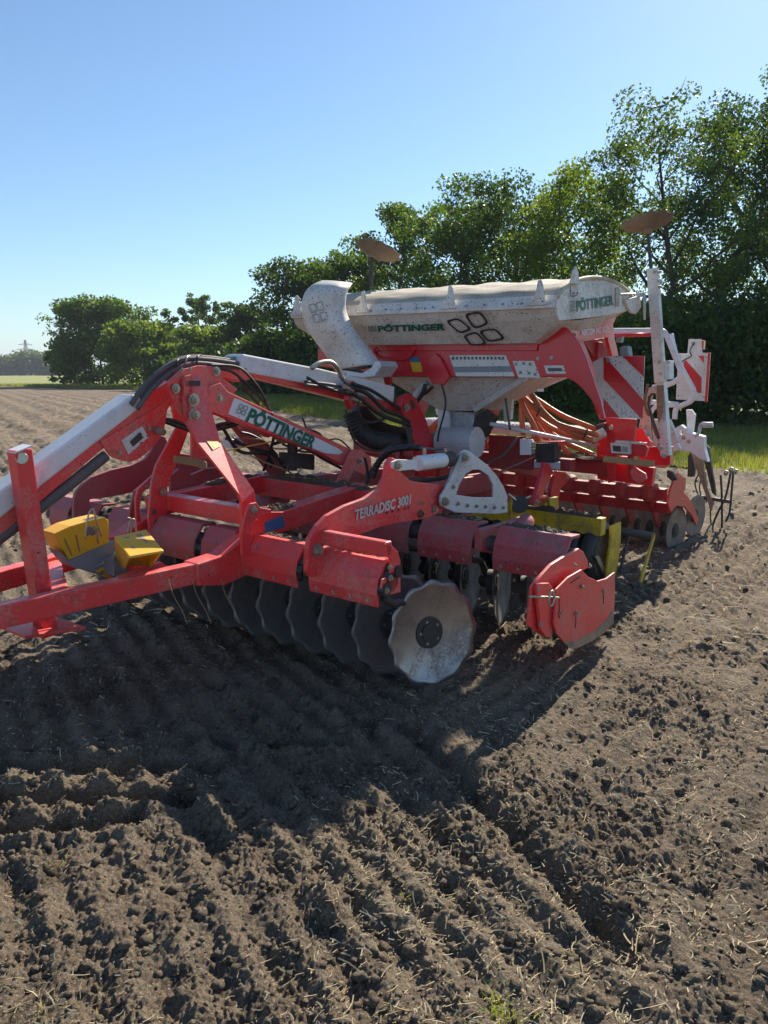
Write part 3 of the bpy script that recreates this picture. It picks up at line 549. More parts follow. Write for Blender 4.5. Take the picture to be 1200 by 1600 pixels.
# gang tubes with cover plates
def cover(va, vb, u, w, mat, sc=1., bolts=4, s=-1):
    """bent clamp plate over the gang tube; va nearer end, vb farther"""
    pr = [(.09, .10), (-.015, .105), (-.075, .02), (-.085, -.055), (-.075, -.12), (-.06, -.12), (-.07, -.055), (-.06, .015), (-.005, .088), (.09, .085)]
    o = slab('cover_plate', [(u + a * sc, w + b * sc) for a, b in pr], mat, HR, v=va, t=va - vb, bevel=.003)
    for i in range(bolts):
        v = va + (vb - va) * (i + .5) / bolts; bolt((u - .077 * sc, v, w - .09 * sc), (-1, 0, .1), .013, o)
tube('gang_tube', [(0, 1.5, .69), (0, -1.56, .69)], .05, IRON, HR, curve=False, n=14); ufr = 0
fcov = [(1.47, 1.02), (.93, .5), (.40, .16), (.1, -.36), (-.42, -.8), (-.93, -1.18), (-1.26, -1.5)]
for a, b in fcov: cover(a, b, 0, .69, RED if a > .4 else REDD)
for a, b in fcov:
    for v in (a + .02, b - .02):
        cyl('rubber_damper', (-.05, v + .02, .66), (-.05, v - .02, .66), .035, RUBBER, HR, n=12); cyl('rubber_damper', (.045, v + .02, .735), (.045, v - .02, .735), .032, RUBBER, HR, n=12)
tube('gang_tube', [(1.14, 1.93, .68), (1.14, -1.3, .68)], .05, IRON, HR, curve=False, n=14)
rcov = [(1.93, 1.47), (1.32, .92), (.84, .4), (.3, -.2), (-.28, -.7), (-.8, -1.25)]
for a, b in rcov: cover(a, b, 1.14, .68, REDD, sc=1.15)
# end clamp of the rear gang
tube('clamp_tube', [P(802, 838, v=1.42), P(824, 812, v=1.42)], .05, REDD, HR, curve=False, n=16)
plate('clamp_plate', [(752, 828), (790, 818), (826, 806), (828, 820), (806, 830), (803, 868), (780, 866), (752, 862)], REDD, HR, v=1.40, t=.05, bevel=.006)
# near guard bar
gb = [(-.03, 1.03, .86), (-.03, 1.5, .86)]
beam('guard_bar', gb[0], gb[1], .05, .075, RED, HR, bevel=.008)
for u_ in (-.065, .0): plate('guard_bracket', [(602, 850), (613, 853), (622, 862), (626, 876), (626, 925), (608, 930), (596, 920), (598, 905), (610, 902), (612, 876), (606, 868)], RED, HR, v=1.5 if u_ < -.01 else 1.46, t=.012)
for px, py in ((609, 886), (610, 903), (604, 923)): vbolt(px, py, 1.51, .016, HR)
# side arms
plate('side_arm', [(480, 893), (481, 858), (485, 840), (496, 822), (511, 806), (540, 790), (570, 779), (592, 765), (602, 747), (606, 724), (613, 715), (622, 719), (628, 739), (642, 751), (660, 754), (690, 758), (704, 768), (699, 784), (690, 800), (668, 810), (630, 816), (596, 823), (558, 838), (534, 846), (506, 852), (504, 878), (497, 900), (485, 902)], RED, HR, v=1.08, t=.03, bevel=.005)
aq = [P(x, y, v=1.08) for x, y in [(480, 893), (481, 858), (485, 840), (496, 822), (511, 806), (540, 790), (570, 779), (592, 765), (602, 747), (606, 724), (613, 715), (622, 719), (628, 739), (642, 751), (660, 754), (690, 758), (704, 768), (699, 784), (690, 800), (668, 810), (630, 816), (596, 823), (558, 838), (534, 846), (506, 852), (504, 878), (497, 900), (485, 902)]]
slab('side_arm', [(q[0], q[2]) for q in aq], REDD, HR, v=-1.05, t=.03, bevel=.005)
vbolt(496, 860, 1.085, .036, HR); vbolt(657, 803, 1.085, .024, HR); vbolt(679, 796, 1.085, .024, HR); vbolt(657, 803, 1.085, .024, HR)
ptxt('lettering', 'TERRADISC 3001', (555, 812), (643, 786), (553, 797), LETW, HR, v=1.084, off=.035, shear=.3)
for px, py in ((604, 801), (613, 799), (622, 797), (632, 795), (638, 793)): cyl('hole', P(px, py, v=1.084), P(px, py, v=1.06), .008, IRON, HR, n=10, bevel=0)
for px, py in ((655, 787), (661, 786)): cyl('hole', P(px, py, v=1.084), P(px, py, v=1.06), .011, RUST, HR, n=10, bevel=0)
# quadrant plate and the short cylinder
quad = [(688, 784), (689, 774), (696, 764), (720, 712), (725, 707), (733, 706), (745, 714), (760, 726), (774, 741), (786, 760), (792, 775), (792, 801), (776, 803), (712, 801), (690, 791)]
qh = [[(712, 773), (717, 757), (727, 741), (738, 734), (750, 734), (763, 743), (771, 758), (771, 777), (740, 777)]]
plate('quadrant_plate', quad, GALV, HR, v=1.12, t=.014, holes=qh, bevel=.003); plate('quadrant_plate', [(x + 1, y) for x, y in quad], GALV, HR, v=1.02, t=.014, holes=[[(x + 1, y) for x, y in qh[0]]], bevel=.003)
for px, py, r in ((727, 715, .03), (696, 784, .032), (716, 787, .015), (731, 790, .014), (745, 791, .014), (759, 792, .014), (773, 793, .014), (787, 793, .013), (709, 761, .014)): vbolt(px, py, 1.125, r, HR)
for a, b in (((712, 713), (697, 780)),): cyl('damper_rod', P(712, 728, v=1.06), P(698, 772, v=1.06), .022, GALV, HR)
cy = [P(x, y, v=1.07) for x, y in ((622, 728), (652, 724), (692, 719), (704, 717), (724, 715))]
plate('cylinder_fork', [(613, 722), (622, 718), (652, 719), (652, 733), (622, 736), (614, 732)], WHITE, HR, v=1.115, t=.014); vbolt(621, 727, 1.12, .03, HR)
c_ = cyl('hydraulic_cylinder', cy[1], cy[2], .046, WHITE, HR); cyl('gland', cy[2], cy[3], .05, IRON, c_); cyl('piston_rod', cy[3], cy[4], .025, BOLTM, c_); cyl('rod_eye', P(727, 715, v=1.11), P(727, 715, v=1.03), .05, WHITE, c_)
for px in (663, 696): cyl('hose_fitting', P(px, 716, v=1.07), P(px, 700, v=1.07), .012, BOLTM, HR, n=8)
# frame: cross beams and the two long beams
beam('front_cross_beam', (.12, -.42, .86), (.12, .42, .86), .1, .1, RED, HR); beam('rear_cross_beam', (1.0, -.55, .87), (1.0, .62, .87), .13, .13, RED, HR)
beam('frame_beam', (.05, .5, .82), (1.1, .42, .9), .11, .125, RED, HR); beam('frame_beam', (.05, -.5, .82), (1.1, -.42, .9), .11, .125, RED, HR)
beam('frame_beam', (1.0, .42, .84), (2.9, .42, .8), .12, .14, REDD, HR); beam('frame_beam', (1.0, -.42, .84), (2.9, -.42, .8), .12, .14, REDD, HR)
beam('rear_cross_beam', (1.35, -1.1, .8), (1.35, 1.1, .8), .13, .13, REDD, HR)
plate('beam_end_plate', [(392, 862), (392, 826), (399, 814), (413, 802), (423, 800), (444, 800), (446, 828), (425, 838), (424, 850), (416, 870), (400, 878)], RED, HR, v=.56, t=.014, bevel=.003)
plate('maker_plate', [(414, 816), (443, 805), (445, 824), (415, 832)], STB, HR, v=.565, t=.004, bevel=0)
plate('hinge_plate', [(385, 800), (391, 787), (401, 785), (407, 793), (424, 796), (424, 803), (400, 812), (394, 830), (392, 868), (378, 868), (378, 830)], RED, HR, v=.59, t=.016, bevel=.004); vbolt(397, 797, .595, .026, HR)
plate('locking_pin', [(400, 852), (415, 853), (415, 856), (410, 857), (410, 885), (406, 885), (406, 858), (400, 857)], BOLTM, HR, v=.62, t=.01)
# headstock: near and far leg plates, bent
leg = [(287, 600), (290, 588), (300, 585), (314, 586), (324, 596), (327, 615), (325, 640), (330, 668), (345, 692), (397, 766), (400, 780), (398, 868), (378, 868), (378, 785), (374, 772), (307, 688), (293, 662), (289, 640)]
lq = [P(x, y, v=.22) for x, y in leg[:15]]
def legplate(sg, mat):
    f = [];
    for x, y in leg:
        k = min(1, max(0, (y - 660) / 110)); f.append(L(P(x, y, v=.2 + .3 * k)))
    if sg < 0: f = [Vector((a.x, -a.y, a.z)) for a in f]
    bm = bmesh.new(); prism(bm, f, (0, .022 * 1 if sg > 0 else -.022, 0)); bmesh.ops.triangulate(bm, faces=[q for q in bm.faces if len(q.verts) > 4]); return fin('headstock_leg', bm, mat, HR)
legplate(1, RED)
plate('headstock_leg', [(263, 612), (276, 606), (284, 640), (297, 668), (272, 735), (262, 760), (262, 800), (252, 835), (236, 842), (232, 812), (237, 755), (244, 728), (276, 668)], RED, HR, v=-.32, t=.02, bevel=.004)
plate('hook_plate', [(212, 780), (216, 764), (232, 750), (236, 756), (222, 772), (218, 800), (222, 830), (214, 826)], RED, HR, v=-.42, t=.02, bevel=.003)
plate('hook_plate', [(203, 800), (210, 768), (240, 742), (262, 735), (240, 752), (218, 774), (212, 806), (212, 836), (204, 832)], REDD, HR, v=-.55, t=.02, bevel=.003)
plate('lever_bracket', [(300, 742), (322, 732), (350, 730), (350, 745), (325, 752), (300, 765), (268, 770), (266, 745), (280, 732)], REDD, HR, v=-.6, t=.03, bevel=.003)
plate('headstock_web', [(300, 668), (330, 668), (372, 730), (370, 745), (340, 720), (300, 715)], RED, HR, v=-.18, t=.02, bevel=.003)
for st_q in ([(316, 679), (325, 675), (331, 684), (322, 687)], [(322, 688), (331, 685), (337, 683), (345, 697), (333, 703)]):
    bm = bmesh.new(); prism(bm, [L(P(x, y, v=.2 + .3 * (y - 660) / 110 + .004)) for x, y in st_q], L((0, -.002, 0))); fin('warning_sticker', bm, STY, HR)
# head plate, pivot plate
for v_, m_ in ((.17, RED), (-.12, RED)):
    plate('head_plate', [(262, 598), (284, 578), (310, 571), (333, 572), (345, 584), (350, 592), (372, 608), (362, 618), (353, 640), (335, 648), (322, 654), (300, 650), (290, 655), (276, 640), (268, 618)], m_, HR, v=v_, t=.022, bevel=.004)
plate('slot', [(296, 595), (313, 595), (313, 603), (296, 603)], IRON, HR, v=.225, t=.004, bevel=0)
for px, py, r in ((275, 607, .027), (303, 625, .036), (304, 648, .036), (340, 622, .036), (338, 580, .027), (297, 577, .012), (285, 578, .012)): vbolt(px, py, .235 if px > 290 and px < 330 else .18, r, HR)
vbolt(255, 769, -.3, .024, HR); vbolt(230, 760, -.4, .018, HR); vbolt(246, 836, -.3, .03, HR)
for px, py in ((240, 800), (243, 815)): cyl('hole', P(px, py, v=-.315), P(px, py, v=-.34), .018, IRON, HR, n=10, bevel=0)
# strut carrying the name
plate('strut', [(322, 606), (345, 598), (357, 612), (540, 698), (550, 702), (556, 712), (546, 728), (535, 727), (505, 710), (330, 643)], RED, HR, v=.2, t=.07, bevel=.005)
plate('strut', [(322, 606), (345, 598), (357, 612), (440, 652), (450, 670), (420, 684), (330, 643)], RED, HR, v=-.2, t=.05, bevel=.005)
beam('strut', P(345, 625, v=-.15), P(440, 745, v=-.3), .05, .12, REDD, HR)
plate('white_sticker', [(366, 622), (375, 625), (529, 701), (536, 707), (528, 710), (508, 708), (357, 647)], WHITE, HR, v=.204, t=.003, bevel=0)
ptxt('lettering', 'PÖTTINGER', (383, 657), (488, 702), (392, 638), GREEN, HR, v=.204, off=.045)
ptxt('clover_emblem', '', (368, 645), (382, 650), (374, 630), GREEN, HR, v=.204, f=clover, th=.13)
plate('strut_bracket', [(527, 752), (546, 710), (553, 702), (566, 703), (580, 715), (580, 740), (568, 742), (553, 736), (545, 752)], RED, HR, v=.24, t=.015, bevel=.003); plate('strut_bracket', [(527, 752), (546, 710), (553, 702), (566, 703), (580, 715), (580, 740), (568, 742), (553, 736), (545, 752)], RED, HR, v=.08, t=.015, bevel=.003); vbolt(563, 720, .245, .024, HR)
# front boom (folded drawbar) with white cover
bt = [(0, 812), (160, 712), (222, 668), (262, 640), (282, 612), (280, 600), (268, 596), (228, 622), (200, 640), (0, 780)]
plate('boom', [(-60, 862), (-60, 810), (208, 628), (268, 595), (282, 606), (270, 622), (230, 660), (158, 704), (0, 838)], RED, HR, v=.0, t=.1, bevel=.006)
plate('boom_lug', [(157, 690), (215, 655), (253, 632), (266, 618), (282, 612), (262, 640), (257, 672), (247, 690), (232, 706), (216, 718), (204, 722), (186, 718), (172, 712)], RED, HR, v=.012, t=.014, bevel=.004)
plate('boom_cover', [(-60, 842), (-60, 808), (0, 768), (208, 617), (218, 617), (223, 630), (219, 638), (0, 811)], WHITE, HR, v=.022, t=.14, bevel=.012); vbolt(217, 634, .03, .012, HR)
tube('boom_pipe', [P(-60, 885, v=-.02), P(0, 840, v=-.02), P(80, 780, v=-.02), (P(165, 712, v=-.02))], .03, HOSEG, HR, n=12)
plate('instruction_sticker', [(190, 688), (222, 666), (232, 683), (201, 710)], STK, HR, v=.017, t=.003, bevel=0); plate('instruction_drawing', [(203, 690), (219, 675), (224, 684), (208, 698)], IRON, HR, v=.021, t=.002, bevel=0)
for px, py, r in ((234, 670, .012), (187, 708, .013)): vbolt(px, py, .02, r, HR)
cyl('cap_bolt', P(243, 672, v=.01), P(252, 674, v=.08), .022, BOLTM, HR); cyl('red_cap', P(250, 673, v=.07), P(256, 676, v=.1), .02, RUST, HR)
# rear boom with white covers, towards the hopper
plate('boom', [(335, 574), (380, 568), (500, 596), (617, 625), (645, 634), (640, 652), (600, 640), (480, 610), (400, 590), (378, 597), (345, 590)], RED, HR, v=.02, t=.1, bevel=.006)
plate('boom_cover', [(376, 558), (380, 553), (500, 576), (617, 604), (616, 629), (560, 618), (480, 600), (378, 581), (375, 576)], WHITE, HR, v=.04, t=.13, bevel=.01); vbolt(384, 577, .05, .01, HR)
plate('boom_cover_end', [(366, 560), (376, 553), (384, 555), (378, 578), (366, 572)], GREYP, HR, v=.0, t=.12)
plate('hose_slot', [(475, 595), (482, 593), (500, 597), (496, 604), (478, 600)], IRON, HR, v=.044, t=.003, bevel=0)
plate('lift_arm', [(625, 634), (630, 619), (642, 615), (653, 626), (666, 655), (675, 685), (680, 700), (680, 745), (655, 745), (652, 705), (640, 668)], REDB, HR, v=.12, t=.05, bevel=.006); plate('slot', [(640, 626), (645, 625), (650, 636), (646, 640)], IRON, HR, v=.124, t=.002, bevel=0); plate('slot', [(633, 668), (640, 655), (645, 672), (645, 690), (640, 700)], IRON, HR, v=.124, t=.002, bevel=0)
vbolt(635, 637, .13, .03, HR); vbolt(622, 627, .06, .03, HR)
# front discs
def discmesh(name, R, dish, waves, wav, n=120, hole=0, edge=.005):
    bm = bmesh.new(); rad = [0, .28, .45, .62, .78, .9, 1.]; rings = []
    def z(r): return dish * (r ** 2.2)
    for side in (0, 1):
        rr_ = []
        for q in rad[1:]:
            rr_.append([bm.verts.new(((R * q * (1 + (wav * math.cos(waves * 2 * math.pi * k / n) if q > .85 else 0) * (q - .8) * 5)) * math.cos(2 * math.pi * k / n), (R * q * (1 + (wav * math.cos(waves * 2 * math.pi * k / n) if q > .85 else 0) * (q - .8) * 5)) * math.sin(2 * math.pi * k / n), z(q) + (wav * .04 * R * math.cos(waves * 2 * math.pi * k / n) * max(0, q - .6)) - side * edge)) for k in range(n)])
        c = bm.verts.new((0, 0, z(0) - side * edge))
        for k in range(n): bm.faces.new((c, rr_[0][k], rr_[0][(k + 1) % n]) if side == 0 else (c, rr_[0][(k + 1) % n], rr_[0][k]))
        for a, b in zip(rr_, rr_[1:]):
            for k in range(n): bm.faces.new((a[k], b[k], b[(k + 1) % n], a[(k + 1) % n]) if side == 0 else (a[k], a[(k + 1) % n], b[(k + 1) % n], b[k]))
        rings.append(rr_[-1])
    for k in range(n): bm.faces.new((rings[0][k], rings[1][k], rings[1][(k + 1) % n], rings[0][(k + 1) % n]))
    bmesh.ops.recalc_face_normals(bm, faces=bm.faces); me = bpy.data.meshes.new(name); bm.to_mesh(me); bm.free(); me.polygons.foreach_set('use_smooth', [True] * len(me.polygons)); return me
DM = discmesh('disc', .29, .05, 12, .035); DM.materials.append(STEEL); DM2 = DM.copy(); DM2.materials[0] = DSTEEL
bm = bmesh.new(); addtube(bm, [(0, 0, -.05), (0, 0, .012)], .088, 28); addtube(bm, [(0, 0, .012), (0, 0, .02)], .055, 24); bmesh.ops.recalc_face_normals(bm, faces=bm.faces); HUB = bpy.data.meshes.new('hub'); bm.to_mesh(HUB); bm.free(); HUB.materials.append(IRON)
def disc(p, n, me, arm=None, lab=None):
    o = bpy.data.objects.new('disc', me); COL.objects.link(o); o.parent = HR; o.location = L(p); o.rotation_euler = L(n).to_track_quat('Z', 'Y').to_euler()
    h = bpy.data.objects.new('hub', HUB); COL.objects.link(h); h.parent = o
    for k in range(5):
        b = bpy.data.objects.new('bolt', boltmesh()); COL.objects.link(b); b.parent = o; a = k * 2 * math.pi / 5 + .6; b.location = (math.cos(a) * .062, math.sin(a) * .062, .012); b.scale = (.0085,) * 3
    if lab: o['label'] = lab
    if arm is not None:
        s = 1 if n[0] < 0 else 1
        tube('disc_arm', [(arm[0] + .03, p[1] + .01, arm[1] - .1), (arm[0] + .14, p[1] - .02, arm[1] - .16), (arm[0] + .33, p[1] - .07, arm[1] - .22), (p[0], p[1] - .07, p[2] + .02)], .022, IRON, HR, n=8)
        cyl('disc_bearing', (p[0] - .0, p[1] - .02, p[2]), (p[0] + .02, p[1] - .11, p[2]), .05, IRON, HR, n=16)
fn = (-.33, .93, .12)
c0 = P(670, 988, v=1.42)
for i in range(12): disc((c0[0], 1.42 - .25 * i, c0[2]), fn, DM if i == 0 else DM2, (0, .69), 'outer front disc, polished bright on its hollow face' if i == 0 else None)
rn = (.3, .95, .05)
for i in range(12): disc((1.56, 1.78 - .25 * i - .06, .31), rn, DM2, (1.14, .68))
# side deflector at the near end of the rear gang
DV = 2.0
dp = plate('side_deflector', [(909, 890), (919, 901), (934, 908), (948, 904), (961, 894), (961, 930), (959, 973), (944, 988), (926, 1000), (900, 1013), (890, 1011), (880, 1002), (870, 990), (866, 975), (868, 945), (869, 921), (888, 902)], REDD, HR, v=DV, t=.012, bevel=.003)
dp.data.materials[0] = RED
plate('worn_deflector_edge', [(959, 950), (959, 974), (944, 989), (926, 1001), (900, 1014), (890, 1012), (880, 1003), (900, 1002), (930, 985), (950, 966)], STEEL, dp, v=DV + .002, t=.004, bevel=0)
plate('deflector_arm', [(905, 857), (912, 862), (919, 877), (919, 887), (900, 898), (880, 906), (866, 918), (864, 935), (862, 975), (861, 994), (852, 996), (838, 986), (826, 978), (829, 950), (832, 917), (840, 906), (862, 882), (884, 868)], RED, HR, v=DV - .05, t=.02, bevel=.004)
plate('deflector_bracket', [(838, 912), (858, 911), (864, 918), (863, 992), (854, 996), (846, 985), (842, 950)], RED, HR, v=DV - .02, t=.02, bevel=.003)
for px, py, r in ((898, 883, .014), (909, 917, .016), (943, 924, .014), (900, 959, .015), (875, 958, .014), (841, 920, .012), (844, 975, .014), (921, 884, .015)): bolt(P(px, py, v=DV + .004), (0, 1, 0), r, dp)
for a, b in (((900, 962), (899, 981)), ((943, 926), (943, 943)), ((874, 930), (874, 966)), ((892, 911), (906, 901))):
    bm = bmesh.new(); addbeam(bm, L(P(*a, v=DV + .001)), L(P(*b, v=DV + .001)), .004, .006); fin('slot', bm, IRON, dp)
tube('locking_pin', [P(827, 932, v=DV + .03), P(873, 934, v=DV + .06)], .006, BOLTM, HR, curve=False, n=8)
rp = P(862, 935, v=DV + .06); tube('pin_ring', [rp + np.array([math.cos(a) * .032, 0, math.sin(a) * .04]) for a in np.linspace(0, 6.283, 17)], .006, BOLTM, HR, curve=False, n=6)
# roller frame, roller, arms
beam('roller_cross_beam', (2.85, 1.45, .535), (2.85, -1.45, .535), .1, .14, YEL, HR, bevel=.006)
plate('roller_end_plate', [(956, 822), (971, 815), (970, 850), (966, 880), (960, 905), (948, 905), (950, 880), (954, 850)], YEL, HR, v=1.47, t=.02, bevel=.004)
for v_ in (.98, .72): plate('roller_bracket', [(851, 775), (861, 772), (864, 800), (866, 812), (852, 812)] if v_ < .9 else [(859, 780), (872, 776), (874, 800), (873, 812), (860, 812)], YEL, HR, v=v_, t=.03, bevel=.003)
plate('roller_bracket', [(798, 786), (806, 776), (820, 778), (822, 795), (818, 812), (799, 812)], YEL, HR, v=.85, t=.03, bevel=.003); cyl('roller_motor', P(812, 788, v=.9), P(812, 788, v=.78), .07, IRON, HR)
for v_, px in ((.98, ((852, 722), (860, 726), (864, 738), (854, 760), (844, 788), (833, 788), (842, 758), (848, 738))), (.9, ((872, 736), (884, 738), (892, 746), (884, 756), (876, 764), (872, 790), (860, 790), (862, 764), (866, 748)))):
    plate('roller_arm', list(px), REDB, HR, v=v_, t=.035, bevel=.004)
beam('arm_bridge', P(838, 778, v=.98), P(866, 782, v=.8), .05, .05, REDB, HR); plate('arm_plate', [(852, 748), (866, 742), (868, 764), (856, 770)], STK, HR, v=.86, t=.02)
vbolt(868, 784, .95, .02, HR); vbolt(838, 784, 1.0, .02, HR); vbolt(886, 746, .92, .018, HR)
ro = cyl('roller', (2.98, 1.42, .285), (2.98, -1.42, .285), .2, RUBBER, HR, n=32)
bm = bmesh.new(); ps = [(.2, -.055), (.262, -.035), (.27, 0), (.262, .035), (.2, .055)]; n = 40; rg = [[bm.verts.new((r_ * math.cos(2 * math.pi * k / n), y_, r_ * math.sin(2 * math.pi * k / n))) for k in range(n)] for r_, y_ in ps]
for a, b in zip(rg, rg[1:]):
    for k in range(n): bm.faces.new((a[k], a[(k + 1) % n], b[(k + 1) % n], b[k]))
bmesh.ops.recalc_face_normals(bm, faces=bm.faces); rm = bpy.data.meshes.new('roller_ring'); bm.to_mesh(rm); bm.free(); rm.materials.append(RUBBER); rm.polygons.foreach_set('use_smooth', [True] * len(rm.polygons))
for i in range(24):
    o = bpy.data.objects.new('roller_ring', rm); COL.objects.link(o); o.parent = ro; o.location = L((2.98, 1.36 - i * .118, .285))
plate('scraper', [(930, 870), (936, 868), (950, 898), (945, 900)], BOLTM, HR, v=1.44, t=.02)
# axle bar and hoe behind the roller
tube('axle_bar', [P(960, 828, v=1.3), P(1020, 838, v=1.55)], .035, IRON, HR, curve=False, n=12)
beam('hoe_leg', P(1022, 836, v=1.6), P(1000, 912, v=1.66), .02, .045, YEL, HR, bevel=.004); beam('hoe_leg', P(982, 838, v=1.35), P(966, 905, v=1.4), .02, .04, IRON, HR, bevel=.004)
plate('hoe_blade', [(988, 912), (1000, 908), (1012, 906), (1008, 916), (996, 925), (990, 922)], IRON, HR, v=1.66, t=.012)
# hydraulic hoses over the head, cable ties
for i, (dx, dy, r, vv) in enumerate(((0, 0, .014, .03), (6, 4, .016, .0), (3, -3, .013, -.04), (10, 7, .013, .05), (-4, 3, .012, -.07))):
    hose('hydraulic_hose', [(205 + dx, 632 + dy, V(vv)), (228 + dx, 600 + dy, V(vv)), (262 + dx, 572 + dy, V(vv)), (290 + dx, 561 + dy, V(vv)), (330, 562 + dy, V(vv)), (372, 568 + dy, V(vv))], r, HOSEG, HR)
for px, py in ((294, 563), (311, 562), (279, 568)): tube('hose_tie', [P(px - 4, py + 6, v=.06), P(px - 2, py - 5, v=.06), P(px + 3, py - 6, v=-.02), P(px + 5, py + 4, v=-.08)], .006, BOLTM if px == 294 else RUBBER, HR, n=6)
for a in ([(318, 572), (360, 580), (392, 606), (415, 632), (424, 645)], [(325, 570), (372, 574), (398, 598), (412, 620), (420, 640)], [(330, 573), (368, 584), (386, 612), (404, 632)]): hose('hydraulic_hose', [(x, y, V(.16)) for x, y in a], .008, RUBBER, HR)
for a in ([(256, 655), (270, 657), (285, 663), (300, 672)], [(256, 658), (272, 664), (290, 670), (306, 678)], [(330, 668), (350, 662), (370, 660), (392, 656)], [(332, 672), (352, 668), (372, 662)]): hose('rubber_hose', [(x, y, V(.0)) for x, y in a], .012, RUBBER, HR)
hose('cable', [(424, 645, V(.2)), (428, 680, V(.1)), (420, 710, V(.0)), (412, 735, V(-.1))], .01, RUBBER, HR)
hose('hydraulic_pipe', [(478, 597, V(.07)), (510, 600, V(.07)), (535, 605, V(.07)), (548, 612, V(.07))], .011, HOSEG, HR); hose('hydraulic_pipe', [(476, 601, V(.08)), (505, 605, V(.08)), (535, 612, V(.08)), (552, 622, V(.08))], .011, HOSEG, HR)
hose('hose_elbow', [(487, 575, V(.1)), (500, 567, V(.1)), (516, 566, V(.1)), (528, 576, V(.1)), (534, 590, V(.1)), (545, 600, V(.1))], .017, BOLTM, HR)
for a, r in (([(548, 605), (575, 616), (600, 640), (625, 650), (640, 660)], .016), ([(545, 612), (565, 625), (590, 645), (612, 655), (640, 664)], .016), ([(552, 600), (580, 610), (608, 628), (625, 640)], .013), ([(560, 620), (560, 645), (575, 660), (600, 655)], .01), ([(540, 640), (555, 690), (590, 705), (620, 690)], .008), ([(480, 590), (510, 606), (545, 616)], .01)):
    hose('hydraulic_hose', [(x, y, V(.13)) for x, y in a], r, RUBBER, HR)
plate('hose_clamp', [(545, 600), (552, 595), (560, 600), (558, 625), (550, 640), (545, 625)], REDB, HR, v=.11, t=.05)
for px, py in ((537, 604), (543, 612), (549, 622)): cyl('hose_fitting', P(px, py, v=.12), P(px + 14, py + 6, v=.12), .018, BOLTM, HR, n=10)
# clutter on the frame: valve block, wires, twine
plate('valve_block', [(455, 708), (492, 710), (492, 735), (455, 730)], IRON, HR, v=.05, t=.12, bevel=.006); cyl('valve_body', P(457, 690, v=.0), P(457, 735, v=.0), .035, IRON, HR)
plate('white_box', [(360, 684), (385, 684), (393, 697), (362, 700)], WHITE, HR, v=-.45, t=.08)
for i in range(16):
    x0 = rng.uniform(340, 470); y0 = rng.uniform(655, 715); a = [(x0 + t_ * 26 + rng.normal(0, 8), y0 + t_ * 12 + rng.normal(0, 9), V(-.05 + .02 * i / 8)) for t_ in range(4)]; hose('cable' if i % 3 else 'twine', a, rng.choice([.006, .008, .012]), RUBBER if i % 3 else WOOD, HR, n=6)
hose('twine', [(355, 704, V(.1)), (395, 696, V(.1)), (425, 690, V(.1))], .004, STY, HR); 
for i in range(7): hose('twine', [(272, 713 + i * 1.4, V(-.1)), (290, 715 + i * 1.6, V(-.1)), (310, 718 + i * 1.8, V(-.1)), (322, 724 + i * 1.2, V(-.1)), (312, 729 + i * .3, V(-.1))], .006, WOOD, HR, n=6)
hose('corrugated_duct', [(548, 645, V(-.1)), (560, 672, V(-.05)), (585, 688, V(.0)), (620, 690, V(.0)), (660, 688, V(-.1))], .068, RUBBER, HR, n=18, ribs=.022)
hose('corrugated_duct', [(560, 640, V(-.3)), (590, 668, V(-.3)), (630, 680, V(-.3)), (680, 690, V(-.3))], .06, RUBBER, HR, n=18, ribs=.022)
hose('wrapped_hose', [(582, 745, V(.55)), (592, 722, V(.6)), (610, 704, V(.7)), (640, 699, V(.8)), (655, 700, V(.9))], .022, RUBBER, HR, ribs=.03); hose('cable', [(655, 700, V(.9)), (680, 702, V(1.)), (697, 700, V(1.07))], .01, HOSEG, HR)
hose('rubber_hose', [(632, 750, V(1.0)), (670, 750, V(1.0)), (698, 745, V(1.0)), (710, 735, V(1.0))], .014, RUBBER, HR)
for a in ([(575, 755), (580, 735), (590, 728)], [(573, 758), (574, 735), (570, 715)]): hose('cable', [(x, y, V(.5)) for x, y in a], .01, RUBBER, HR)
# mud and straw lying on the frame
def litter(parent, a, b, wdt, n, zoff, name='soil_and_straw_heap', amp=.02):
    a = np.array(a, float); b = np.array(b, float); k = 26; bm = bmesh.new(); d = b - a; s_ = unit(np.array([-d[1], d[0], 0])); G_ = []
    for i in range(k):
        row = []
        for j in range(7):
            t_ = i / (k - 1); q = a + d * t_ + s_ * wdt * (j / 6 - .5); h = (1 - (2 * j / 6 - 1) ** 2) ** .6 * (math.sin(math.pi * min(1, max(0, t_))) ** .4) * amp * (.5 + 1.2 * random.random()); row.append(bm.verts.new(L((q[0], q[1], q[2] + h))))
        G_.append(row)
    for i in range(k - 1):
        for j in range(6): bm.faces.new((G_[i][j], G_[i][j + 1], G_[i + 1][j + 1], G_[i + 1][j]))
    o = fin(name, bm, CHAFF, parent); o['kind'] = 'stuff'
    for _ in range(1):
        bm = bmesh.new()
        for i in range(n):
            t_ = random.random(); q = a + d * t_ + s_ * wdt * (random.random() - .5) * .8 + np.array([0, 0, amp * .9]); an = random.random() * 6.28; l = random.uniform(.012, .05); c = np.array([math.cos(an) * l, math.sin(an) * l, random.uniform(-.01, .014)]); addbeam(bm, L(q - c / 2), L(q + c / 2), .003, .002)
        o = fin('straw', bm, STRAW, parent); o['kind'] = 'stuff'
litter(HR, (1.0, -.5, .935), (1.0, .55, .935), .13, 90, 0, amp=.035); litter(HR, (.1, -.95, .78), (.5, -.5, .88), .1, 30, 0); litter(HR, (1.35, -.1, .866), (1.35, 1., .866), .13, 70, 0); litter(HR, (.5, -.46, .925), (1.0, -.43, .94), .1, 40, 0)
